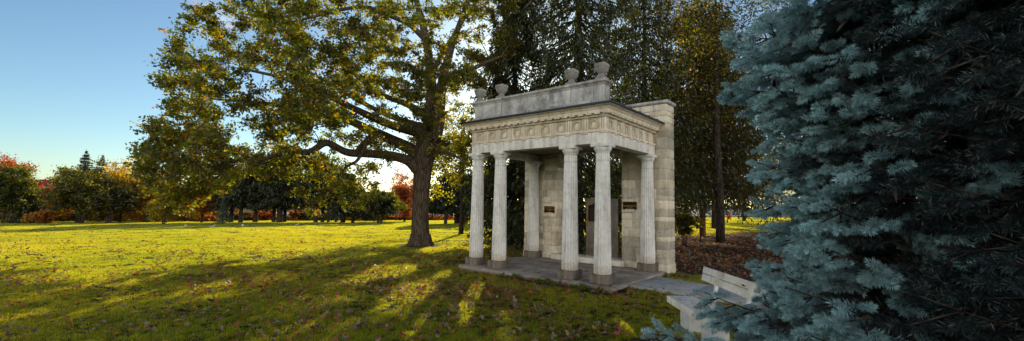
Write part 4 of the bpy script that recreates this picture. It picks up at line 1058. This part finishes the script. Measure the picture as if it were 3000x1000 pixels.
def car(name, label, px, Y, col, rz, L=4.4, Wd=1.8, Hh=1.45, group=None, van=False):
    b = ground_at(px, Y); root = empty(name, (b[0], b[1], b[2]+.03), rz); tag(root, label, 'van' if van else 'car', group)
    mt = plain('car_paint', col, .3, .1, .05, .5)
    pr = [(-L/2, .35), (-L/2, .8), (-L*.42, .9), (-L*.22, .95), (L*.3, .95), (L*.46, .85), (L/2, .7), (L/2, .35)] if not van else [(-L/2, .35), (-L/2, 1.0), (-L*.44, Hh), (L*.22, Hh), (L*.34, 1.1), (L*.48, .95), (L/2, .7), (L/2, .35)]
    a = Acc(); a.loft([[(x, -Wd/2*k, z) for x, z in pr] for k in (1, .96, -.96, -1)]); a.build('body', mt, root, bevel=.05)
    if not van:
        cb = [(-L*.38, .93), (-L*.28, Hh), (L*.06, Hh), (L*.24, .93)]
        a = Acc(); a.loft([[(x, -Wd*.43*k, z) for x, z in cb] for k in (1, -1)]); c_ = a.build('cabin', M['glass'], root, bevel=.04)
        Acc().box(-L*.27, L*.05, -Wd*.40, Wd*.40, Hh+.002, Hh+.03).build('roof', mt, root, bevel=.01)
    else: Acc().box(L*.25, L*.38, -Wd*.43, Wd*.43, 1.0, 1.3).build('windscreen', M['glass'], root)
    for x in (-L*.31, L*.31):
        for y in (-1, 1):
            a = Acc(); th_ = np.arange(16)*2*PI/16
            a.loft([[(x+.33*math.cos(t), y*Wd*.5+k, .33+.33*math.sin(t)) for t in th_] for k in (-.11, .11)]); wh = a.build('wheel', M['rubber'], root)
            a = Acc(); a.loft([[(x+.19*math.cos(t), y*(Wd*.5+.112)+k, .33+.19*math.sin(t)) for t in th_] for k in (-.004, .004)]); a.build('rim', M['white'], wh)
    for y in (-.6, .6): Acc().box(L/2-.02, L/2+.02, y-.16, y+.16, .62, .74).build('headlight', M['white'], root)
car('parked_car', 'pale car parked beyond the lawn beneath the hanging oak spray', 935, 113, (.6, .6, .6), .1)
car('parked_car', 'dark car parked behind the rounded yew', 1075, 113, (.04, .04, .05), .05)
car('parked_car', 'white car parked just left of the first column, beyond the pines', 1385, 113, (.7, .7, .7), 0)
# box trailer and orange barricades by the road on the right
tb = ground_at(2050, 74); tr = empty('box_trailer', tb); tag(tr, 'white box trailer with grey side panels parked across the road on the right', 'trailer')
h = at(2050, 627, 74)[2]-tb[2]; w_ = hpx(74, 26)
Acc().box(-w_, w_, 0, 2.2, .5, h).build('body', M['white'], tr, bevel=.04)
for x0, x1 in ((-w_*.62, -.02), (.05, w_*.9)): Acc().box(x0, x1, -.03, -.004, .62, h-.35).build('side_panel', plain('panel_grey', (.16, .17, .19), .6), tr)
for x in (-w_*.3, w_*.3): 
    a = Acc(); a.loft([[(x+.32*math.cos(t), y, .30+.32*math.sin(t)) for t in np.arange(16)*2*PI/16] for y in (-.02, .2)]); a.build('wheel', M['rubber'], tr)
for i, (px, lab) in enumerate(((2106, 'orange and black barricade stack, nearer of the two by the road'), (2137, 'orange barricade farther right by the road, half behind the blue spruce'))):
    b = ground_at(px, 66); r_ = empty('road_barricade', b, .2*i); tag(r_, lab, 'barricade', 'orange barricades by the road')
    for k in range(5): Acc().box(-.42+.06*k*(1-i), .30+.06*k*(1-i), -.05, .05, 1.05-.22*k, 1.20-.22*k).build('board', M['orangeplastic'], r_)
    for x in (-.3, .35): Acc().box(x-.03, x+.03, .055, .11, 0, 1.22).build('post', M['rubber'], r_)
# gulls resting on the lawn
def gull(px, Y, rz, label):
    b = ground_at(px, Y); root = empty('gull', (b[0], b[1], b[2]+.02), rz); tag(root, label, 'gull', 'gulls resting on the lawn')
    k = 1.25; a = Acc()
    L = []
    for x, r_, z in ((-.20, .012, .20), (-.14, .05, .19), (-.05, .085, .17), (.05, .09, .17), (.12, .065, .20), (.155, .045, .25), (.185, .048, .30), (.215, .035, .32), (.235, .012, .315)):
        t = np.arange(10)*2*PI/10; L.append(np.stack([np.full(10, x), r_*np.cos(t), z+r_*np.sin(t)], -1))
    a.loft(L); a.build('body', M['gull'], root, smooth=True, scale=k)
    for y in (-1, 1):
        w2 = Acc(); w2.loft([[(x, y*(.082*f), z), (x, y*(.098*f), z+.01), (x, y*(.075*f), z+.06*f)] for x, f, z in ((-.26, .15, .19), (-.16, .75, .165), (-.02, 1, .16), (.08, .9, .18))]); w2.build('wing', plain('grey_wing', (.35, .36, .38), .8), root, scale=k)
        Acc().tube([(.02, y*.03, .1), (.025, y*.03, .0), (.06, y*.03, .003)], .008, 5).build('leg', M['gold'], root, scale=k)
    Acc().tube([(.228, 0, .315), (.275, 0, .303)], [.012, .004], 6).build('beak', M['gold'], root, scale=k)
gull(545, 52, 2.6, 'white gull on the lawn, leftmost of the four, under the tips of the oak')
gull(621, 49, .4, 'grey-backed gull on the lawn, second from the left')
gull(709, 53, 1.9, 'white gull on the lawn, third from the left')
gull(870, 56, 1.2, 'small white gull on the lawn below the hanging oak spray')
# hedges closing the view under the far trees
for px0, px1, top, Y, cs, lab in ((-60, 110, 606, 106, RED+GREEN, 'reddish hedge under the trees at the far left'), (100, 300, 604, 104, GREEN, 'dark green hedge beneath the broad green tree'), (290, 470, 606, 103, GREEN+BROWN, 'brown-green hedge beneath the golden tree'), (455, 640, 604, 104, BROWN+GREEN, 'brown hedge behind the russet maple'), (640, 860, 622, 116, ORANGE+GREEN, 'orange and green hedge behind the left half of the dark row'), (850, 1060, 622, 116, YELLOW+ORANGE, 'yellow-orange hedge behind the right half of the dark row'), (1060, 1260, 628, 114, GREEN+ORANGE, 'low hedge behind the rounded yew and the glowing maple')):
    pm = (px0+px1)/2; b = ground_at(pm, Y); root = empty('hedge', b); tag(root, lab, 'hedge')
    hw_ = hpx(Y, (px1-px0)/2); hh_ = at(pm, top, Y)[2]-b[2]
    n = 130; C = np.stack([rng.uniform(-hw_, hw_, n), rng.uniform(-1.5, 1.5, n), hh_*rng.uniform(.05, 1, n)**.8*(.8+.25*np.sin(rng.random()*6+np.linspace(0, 9, n)))], -1)
    C[:, 2] *= (.75+.25*np.sin(C[:, 0]*.6+px0))
    wd_ = Acc(); 
    for q in range(9):
        x = -hw_+2*hw_*(q+.5)/9; wd_.tube([(x, 0, -.1), (x+.1, 0, hh_*.4), (x+.3, .1, hh_*.7)], [.09, .07, .02], 5)
    wd_.build('stems', M['bark'], root)
    lv = Acc(); spray_leaves(lv, C, 9, .8, .46, cs, [1]*len(cs), sub=6, subs=.55, cvar=.2); lv.build('foliage', M['redleaf' if cs[0] in ORANGE+RED or cs[-1] in ORANGE+RED else 'leaf'], root)

# ------------------------------------------------------------------ blue spruces close by on the right
def shoot_template(n, L, nl, r):
    """bottle-brush shoot along +X made of thin needles"""
    t = np.sort(r.random(n))**.9; a_ = r.random(n)*2*PI
    ang = np.radians(r.uniform(46, 78, n))*(1-.45*np.maximum(0, t-.7)/.3)
    d = np.stack([np.cos(ang), np.sin(ang)*np.cos(a_), np.sin(ang)*np.sin(a_)+.10], -1); d = unit(d)
    b = np.stack([t*L, 0*t, 0*t], -1); ln = nl*r.uniform(.75, 1.1, n)*(1-.35*np.maximum(0, t-.6)/.4)
    tip = b+d*ln[:, None]; side = unit(np.cross(d, r.normal(size=(n, 3))))*.0017
    return np.stack([b-side*.6, b+d*ln[:, None]*.5+side, tip, b+d*ln[:, None]*.5-side], 1).reshape(-1, 3).astype(np.float32), np.repeat(t, 4)
def blue_spruce(name, label, base, H, prof, seed, nmain, tint, inner, nneed=140, nl=.039, shade=1.0, face=None, group=None):
    r = np.random.default_rng(seed); base = np.asarray(base, float)
    root = tree_root(name, base, label, 'spruce', group)
    wood = Acc(); lv = Acc()
    tz = np.linspace(-.1, H, 16); wood.tube(np.stack([.02*np.sin(tz*2), .02*np.cos(tz*1.7), tz], -1), np.interp(tz, [0, H], [.13, .015]), 9)
    TM = [shoot_template(nneed, l_, nl, r) for l_ in (.065, .085, .11, .085)]
    SP_, SD_, ST_ = [], [], []; IN = []
    zz = []
    z = .55
    while z < H*.95:
        nb = int((11 if z < 3.9 else 6)*min(1, .35+prof(z)/1.3)*nmain)
        a0 = r.random()*6.28
        zz += [(z+r.normal()*.035, face+(q+.5-nb/2)/nb*4.4+r.normal()*.10+(a0-3.14)*.06) for q in range(nb)]
        zz += [(z+r.normal()*.05, face+PI+r.uniform(-.9, .9)) for q in range(2)]
        z += .235+.05*r.random()
    for i, (z, az) in enumerate(zz):
        L = prof(z)*r.uniform(.80, 1.05)
        if L < .15: continue
        n = 12; t = np.linspace(0, 1, n); out = np.array([math.cos(az), math.sin(az), 0]); side = np.array([-math.sin(az), math.cos(az), 0])
        dz = -.16*L*np.sin(t*PI*.75)+.10*L*np.maximum(0, t-.6)/.4*.5
        bp = out*(t*L)[:, None]+np.array([0, 0, z])+np.stack([0*t, 0*t, dz], -1)+side*(np.sin(t*3+i)*.05*L)[:, None]
        wood.tube(bp, np.linspace(.011+.004*L, .003, n), 5)
        ev = lambda q: np.array([np.interp(q, t, bp[:, c]) for c in range(3)])
        for q_ in r.uniform(.15, .75, 26): IN.append(ev(q_)+r.normal(size=3)*.10)
        s_ = .40
        while s_ < .99:
            for sg in (-1, 1):
                l2 = min((1.06-s_)*L*.62, .5*L)*r.uniform(.6, 1.1)+.05
                d2 = unit(out*.8+side*sg*r.uniform(.35, .9)+np.array([0, 0, r.normal()*.18-.22]))
                p0 = ev(s_); m2 = max(3, int(l2/.09)+2); t2 = np.linspace(0, 1, m2)
                q = p0+d2*(t2*l2)[:, None]; q[:, 2] += -.22*l2*t2**1.5+.12*l2*t2**3
                wood.tube(q, np.linspace(.006, .003, m2), 4)
                u = max(.04, .10)
                while u < l2:
                    f = u/l2; pp = np.array([np.interp(f, t2, q[:, c]) for c in range(3)])
                    for k2 in (-1, 1):
                        rv = np.cross(d2, [0, 0, 1.0])*k2
                        dd = unit(d2*.85+rv*.7+np.array([0, 0, r.normal()*.28-.08]))
                        SP_.append(pp); SD_.append(dd); ST_.append(.35*f+.65*s_)
                    u += .075
                SP_.append(q[-1]-d2*.03); SD_.append(unit(d2+np.array([0, 0, .12]))); ST_.append(.3+.7*s_)
            s_ += .125/max(L, .6)
        for q_ in range(4): SP_.append(ev(1)-out*.07*q_); SD_.append(unit(out+r.normal(size=3)*.35)); ST_.append(1.0)
    P = np.array(SP_); D = np.array(SD_); T = np.array(ST_); n = len(P)
    nrm = np.cross(D, r.normal(size=(n, 3))); nrm = unit(nrm-(nrm*D).sum(1, keepdims=True)*D); B = np.cross(D, nrm)
    kind = r.integers(0, len(TM), n)
    for k in range(len(TM)):
        V, tv = TM[k]; s = np.where(kind == k)[0]
        if not len(s): continue
        sc = r.uniform(.85, 1.2, len(s))[:, None, None]
        W = P[s][:, None]+sc*(V[None, :, :1]*D[s][:, None]+V[None, :, 1:2]*nrm[s][:, None]+V[None, :, 2:]*B[s][:, None])
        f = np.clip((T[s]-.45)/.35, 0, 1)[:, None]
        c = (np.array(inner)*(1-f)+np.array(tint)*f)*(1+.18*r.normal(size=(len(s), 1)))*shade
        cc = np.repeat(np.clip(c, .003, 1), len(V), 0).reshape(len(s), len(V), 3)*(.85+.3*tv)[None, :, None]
        lv.add(W.reshape(-1, 3), quads(len(s)*len(V)//4), cc.reshape(-1, 3))
    IN = np.array(IN)
    for rep in range(3):
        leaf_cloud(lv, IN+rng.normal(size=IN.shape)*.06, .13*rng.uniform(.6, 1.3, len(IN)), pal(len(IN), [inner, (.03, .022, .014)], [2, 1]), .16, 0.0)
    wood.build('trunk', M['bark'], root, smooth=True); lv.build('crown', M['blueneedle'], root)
    return root, n
def prof1(z): return float(np.interp(z, [0, .5, .9, 1.2, 1.4, 1.55, 1.9, 2.3, 2.9, 3.2, 3.5, 3.75, 4.1, 4.6, 8.0], [1.5, 1.72, 1.84, 1.88, 1.82, 1.48, 1.31, 1.23, 1.20, 1.34, 1.52, 1.32, .88, .80, .05]))
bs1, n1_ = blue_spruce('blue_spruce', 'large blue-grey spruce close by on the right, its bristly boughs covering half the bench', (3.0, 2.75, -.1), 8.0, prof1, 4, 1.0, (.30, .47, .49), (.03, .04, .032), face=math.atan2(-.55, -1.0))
bs2, n2_ = blue_spruce('shade_toned_spruce', 'added spruce with shade put into its dark needle colour, filling the right edge, in front of the large blue-grey one', (3.3, 1.5, -.1), 9.0, lambda z: float(np.interp(z, [0, 1, 3, 9], [1.74, 1.74, 1.66, .05])), 9, 1.0, (.016, .027, .027), (.010, .012, .009), nneed=60, face=math.atan2(.15, -1.0))  # added tree; shade of the right edge is put into its needle colour
print('shoots', n1_, n2_)

# ------------------------------------------------------------------ grass (nobody could count it): tufts set on points
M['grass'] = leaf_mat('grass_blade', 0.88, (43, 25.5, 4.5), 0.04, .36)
_nt = M['grass'].node_tree
_mx = [n for n in _nt.nodes if n.type == 'ATTRIBUTE'][0]; _links = [l for l in _nt.links if l.from_node == _mx]
_geo = N(_nt, 'ShaderNodeNewGeometry'); _n1 = noise(_nt, .55, 5, .6, _geo.outputs['Position']); _n2 = noise(_nt, .09, 3, .5, _geo.outputs['Position'])
_c = mixc(_nt, 1.0, mixc(_nt, 1.0, _mx.outputs['Color'], ramp(_nt, _n1, [(.3, (.62, .66, .6)), (.5, (1, 1, 1)), (.7, (1.25, 1.12, 1.1))]), 'MULTIPLY'), ramp(_nt, _n2, [(.35, (.85, .92, .9)), (.6, (1.12, 1.0, 1.0))]), 'MULTIPLY')
for l in _links:
    to = l.to_socket; _nt.links.remove(l); LK(_nt, _c, to)
def tuft(name, n, rad, h, wd, seed, cols, mat):
    r = np.random.default_rng(seed)
    p = np.stack([r.uniform(-rad, rad, n), r.uniform(-rad, rad, n), np.full(n, -.004)], -1)
    a_ = r.random(n)*2*PI; ln = h*r.uniform(.5, 1.25, n); lean = r.uniform(.1, .75, n); la = r.random(n)*2*PI
    s = np.stack([np.cos(a_), np.sin(a_), 0*a_], -1)*wd*r.uniform(.7, 1.2, n)[:, None]
    tip = p+np.stack([np.cos(la)*lean*ln, np.sin(la)*lean*ln, ln], -1)
    mid = p+np.stack([np.cos(la)*lean*ln*.3, np.sin(la)*lean*ln*.3, ln*.6], -1)
    V = np.stack([p-s, p+s, mid+s*.7, tip, mid-s*.7], 1).reshape(-1, 3)
    c = np.array(cols)[r.integers(0, len(cols), n)]*(1+.2*r.normal(size=(n, 1)))
    acc = Acc(); acc.add(V, (np.arange(n)[:, None]*5+np.arange(5)[None, :]), np.repeat(np.clip(c, .003, 1), 5, 0))
    o = acc.build(name, mat); o.hide_render = True; o.hide_viewport = True; return o
GC = [(.012, .0245, .005), (.0155, .028, .0055), (.020, .0295, .006), (.0225, .028, .008)]
def grass_patch(name, n, yr, xw, tuft_o, scl, bare_cut=.45):
    Y = yr[0]+(yr[1]-yr[0])*rng.random(n)**(.8 if yr[1] > 20 else 1); X = (rng.random(n)*2-1)*(xw[0]+xw[1]*Y)
    b = bare(X, Y)
    k = (b < bare_cut+.3*rng.normal(size=n)*.5) & ~on_platform(X, Y, .05) & ~in_poly(X, Y, WALK_POLY, .02)
    X, Y = X[k], Y[k]; n = len(X)
    P = np.stack([X, Y, g(X, Y)], -1)
    me = bpy.data.meshes.new(name); me.vertices.add(n); me.vertices.foreach_set('co', P.astype(np.float32).ravel())
    for nm_, v in (('rot', rng.random(n)*2*PI), ('scl', scl*np.clip(.75+.45*hashnoise(X*1.3, Y*1.3)*.6+.22*rng.normal(size=n), .35, 1.6))):
        q = me.attributes.new(nm_, 'FLOAT', 'POINT'); q.data.foreach_set('value', v.astype(np.float32))
    o = bpy.data.objects.new(name, me); COL.objects.link(o)
    ng = bpy.data.node_groups.new(name, 'GeometryNodeTree')
    ng.interface.new_socket('Geometry', in_out='INPUT', socket_type='NodeSocketGeometry'); ng.interface.new_socket('Geometry', in_out='OUTPUT', socket_type='NodeSocketGeometry')
    gi = ng.nodes.new('NodeGroupInput'); go = ng.nodes.new('NodeGroupOutput')
    ins = ng.nodes.new('GeometryNodeInstanceOnPoints'); oi = ng.nodes.new('GeometryNodeObjectInfo'); oi.inputs['Object'].default_value = tuft_o; oi.inputs['As Instance'].default_value = True
    ar = ng.nodes.new('GeometryNodeInputNamedAttribute'); ar.data_type = 'FLOAT'; ar.inputs['Name'].default_value = 'rot'
    as_ = ng.nodes.new('GeometryNodeInputNamedAttribute'); as_.data_type = 'FLOAT'; as_.inputs['Name'].default_value = 'scl'
    cx_ = ng.nodes.new('ShaderNodeCombineXYZ'); ng.links.new(ar.outputs[0], cx_.inputs[2])
    ng.links.new(gi.outputs[0], ins.inputs['Points']); ng.links.new(oi.outputs['Geometry'], ins.inputs['Instance'])
    ng.links.new(cx_.outputs[0], ins.inputs['Rotation']); ng.links.new(as_.outputs[0], ins.inputs['Scale']); ng.links.new(ins.outputs[0], go.inputs[0])
    md = o.modifiers.new('tufts', 'NODES'); md.node_group = ng
    return tag(o, 'short green lawn grass, golden where the low sun strikes it', 'grass', kind='stuff')
tn = tuft('grass_tuft', 46, .10, .055, .0022, 1, GC, M['grass'])
tm = tuft('grass_tuft', 70, .20, .060, .0045, 2, GC, M['grass'])
tf = tuft('grass_tuft', 110, .55, .065, .012, 3, GC, M['grass'])
grass_patch('grass', 42000, (2.6, 15), (1.5, 1.25), tn, 1.0)
grass_patch('grass', 36000, (14, 38), (3, 1.25), tm, 1.0)
grass_patch('grass', 42000, (36, 112), (6, 1.25), tf, 1.0)

# ------------------------------------------------------------------ weeds at the front edge of the platform
for lx_, n_, lab in ((1.55, 26, 'low weeds tangled with leaves at the platform edge, left of the third column base'), (2.35, 40, 'leafy weeds growing just in front of the third column base'), (3.15, 60, 'largest clump of weeds and leaves, in front of the nearest column base'), (3.95, 34, 'dark weeds in the grass beside the right stone pier')):
    p_ = loc2w(lx_, -.50 if lx_ < 3.6 else 2.25); b = np.array([p_[0], p_[1], float(g(p_[0], p_[1]))]); root = empty('weed_clump', b, PYAW); tag(root, lab, 'weeds', 'weeds round the portico')
    C = np.stack([rng.normal(size=n_)*.22, rng.normal(size=n_)*.06, rng.uniform(.02, .12, n_)], -1); wd_ = Acc()
    for c in C[:12]: wd_.tube([(c[0]*.8, c[1]*.8, -.02), (c[0]*.95, c[1], c[2]*.6), tuple(c+np.array([0, 0, .05]))], [.004, .003, .002], 3)
    lv = Acc(); spray_leaves(lv, C, 3, .07, .07, [(.03, .05, .018), (.05, .065, .02), (.09, .05, .02)], [4, 3, 1], sub=3, subs=.5, up=.6)
    wd_.build('stems', M['bark'], root); lv.build('foliage', M['leaf'], root)

# ------------------------------------------------------------------ fallen leaves
def leaf_shape(seed, lobes=5):
    """one curled lobed leaf of unit size lying near z=0"""
    r = np.random.default_rng(seed); n = 22; th = np.linspace(0, 2*PI, n, endpoint=False)
    rad = .30+.20*np.cos(th*lobes+PI*0)*.9*(.6+.4*np.cos(th-0))+.12*np.cos(th)+.04*r.normal(size=n)
    rad = np.clip(rad, .12, .7)
    x, y = rad*np.cos(th), rad*np.sin(th)*.9
    cz = r.uniform(.4, 1.15); fx = r.uniform(-.4, .7)
    z = cz*(y**2)*1.3+fx*x*x+.05*r.normal(size=n)
    V = np.concatenate([[(0, 0, -.02)], np.stack([x, y, z], -1), [(-.32, .01, .02), (-.62, .0, .10), (-.60, .02, .10)]])
    V[:, 2] -= V[:, 2].min()
    F = [(0, 1+i, 1+(i+1) % n) for i in range(n)]
    return V, F, [(n+1, n+2, n+3)]
LCOL = {'orange': [(.42, .13, .025), (.36, .09, .02)], 'brown': [(.15, .085, .045), (.11, .06, .035)], 'tan': [(.36, .27, .16), (.25, .18, .105)], 'yellow': [(.42, .30, .05)], 'red': [(.30, .045, .02)], 'green': [(.12, .13, .03)]}
shapes = [leaf_shape(k, l) for k, l in ((1, 5), (2, 5), (3, 3), (4, 7), (5, 5), (6, 4))]
def litter_density(X, Y):
    h = hashnoise(X*1.6, Y*1.6); lx, ly = w2loc(X, Y)
    d = .12+.10*h
    d += 1.1*np.exp(-((X+3.5)/9.0)**2-((Y-15.5)/5.0)**2)*(.55+.6*h)
    d += .55*np.exp(-((X+1)/5)**2-((Y-8)/4)**2)*(.6+.5*h)
    d += 2.6*np.exp(-((np.abs(ly+.46)/.11)**2))*smooth(lx, -.4, .2)*(1-smooth(lx, 3.5, 3.9))*np.clip(.35+h, 0, 1.2)
    d += 1.3*bare(X, Y)*smooth(X, 2.5, 5)*smooth(Y, 12, 15)
    d += .6*smooth(Y, 15, 18)*(1-smooth(Y, 27, 34))*smooth(X, -3, 1)
    return d*(1-smooth(Y, 30, 55)*.85)
def litter_points(n, y0, y1):
    r = []
    while len(r) < n:
        Y = y0+(y1-y0)*rng.random(9000); X = (rng.random(9000)*2-1)*(1.0+1.25*Y)
        k = (rng.random(9000)*2.6 < litter_density(X, Y)) & ~in_poly(X, Y, WALK_POLY, -.05) & ~(on_platform(X, Y, -.02) & (rng.random(9000) > .06))
        r += list(zip(X[k], Y[k]))
    return np.array(r[:n])
def lpal(n):
    keys = ['orange', 'brown', 'tan', 'yellow', 'red', 'green']; k = rng.choice(6, n, p=[.28, .24, .29, .09, .07, .03])
    return np.array([LCOL[keys[q]][rng.integers(len(LCOL[keys[q]]))] for q in k])*(1+.2*rng.normal(size=(n, 1)))
def lz(X, Y):
    return np.where(on_platform(X, Y, 0), .006, np.where(in_poly(X, Y, WALK_POLY), -.035, g(X, Y)+.038))
la = Acc()
for n_, y0, y1, lo_, hi_ in ((3000, 4.6, 12, .06, .15), (12000, 9.5, 26, .08, .17), (6500, 24, 70, .10, .19)):
    Q = litter_points(n_, y0, y1)
    for k, (V, F, F2) in enumerate(shapes):
        q = Q[k::len(shapes)]; n = len(q); s = rng.uniform(lo_, hi_, n); a_ = rng.random(n)*2*PI; tl = rng.normal(size=(n, 2))*.35
        v = V[None]*s[:, None, None]
        x = v[..., 0]*np.cos(a_)[:, None]-v[..., 1]*np.sin(a_)[:, None]; y = v[..., 0]*np.sin(a_)[:, None]+v[..., 1]*np.cos(a_)[:, None]
        z = v[..., 2]+x*tl[:, :1]+y*tl[:, 1:]; z -= np.minimum(0, z.min(1, keepdims=True))
        W = np.stack([x+q[:, :1], y+q[:, 1:], z+lz(q[:, 0], q[:, 1])[:, None]-.004], -1)
        f = np.array(F)[None]+(np.arange(n)*len(V))[:, None, None]
        la.add(W.reshape(-1, 3), f.reshape(-1, 3), np.repeat(np.clip(lpal(n), .004, .8), len(V), 0))
tag(la.build('leaf_litter', M['litter']), 'scattered small fallen leaves over lawn, paving and mulch', 'leaf litter', kind='stuff')
# the largest fallen leaves, nearest the camera, one by one
LLAB = {'orange': 'orange fallen leaf curled on the near lawn', 'brown': 'dark brown fallen leaf on the near lawn', 'tan': 'pale tan dried leaf lying on the near lawn', 'yellow': 'bright yellow fallen leaf on the near lawn', 'red': 'red fallen leaf on the near lawn'}
LP = {}
for key in LLAB:
    LP[key] = []
    for k in range(3):
        V, F, F2 = shapes[(k*2+len(key)) % 6]; a = Acc(); c = np.array(LCOL[key][k % len(LCOL[key])])
        a.add(V*.135, F+F2, c*(.85+.3*rng.random((len(V), 1)))); LP[key].append(a)
LM = {k: [a.build('fallen_leaf', M['litter']) for a in v] for k, v in LP.items()}
first = {(k, i): True for k in LM for i in range(3)}
pts = litter_points(190, 5.2, 10)
for (x, y) in pts:
    key = str(rng.choice(list(LLAB), p=[.22, .22, .42, .06, .08])); i = int(rng.integers(3)); o = LM[key][i]
    if first[(key, i)]: first[(key, i)] = False
    else: o = o.copy(); COL.objects.link(o)
    o.location = (x, y, float(lz(np.array(x), np.array(y)))+.012); o.rotation_euler = (rng.normal()*.25, rng.normal()*.25, rng.random()*2*PI); sc = rng.uniform(.65, 1.15); o.scale = (sc, sc, sc)
    tag(o, LLAB[key], 'fallen leaf', key+' fallen leaves on the near lawn')
for (k, i), f in first.items():
    if f: bpy.data.objects.remove(LM[k][i])
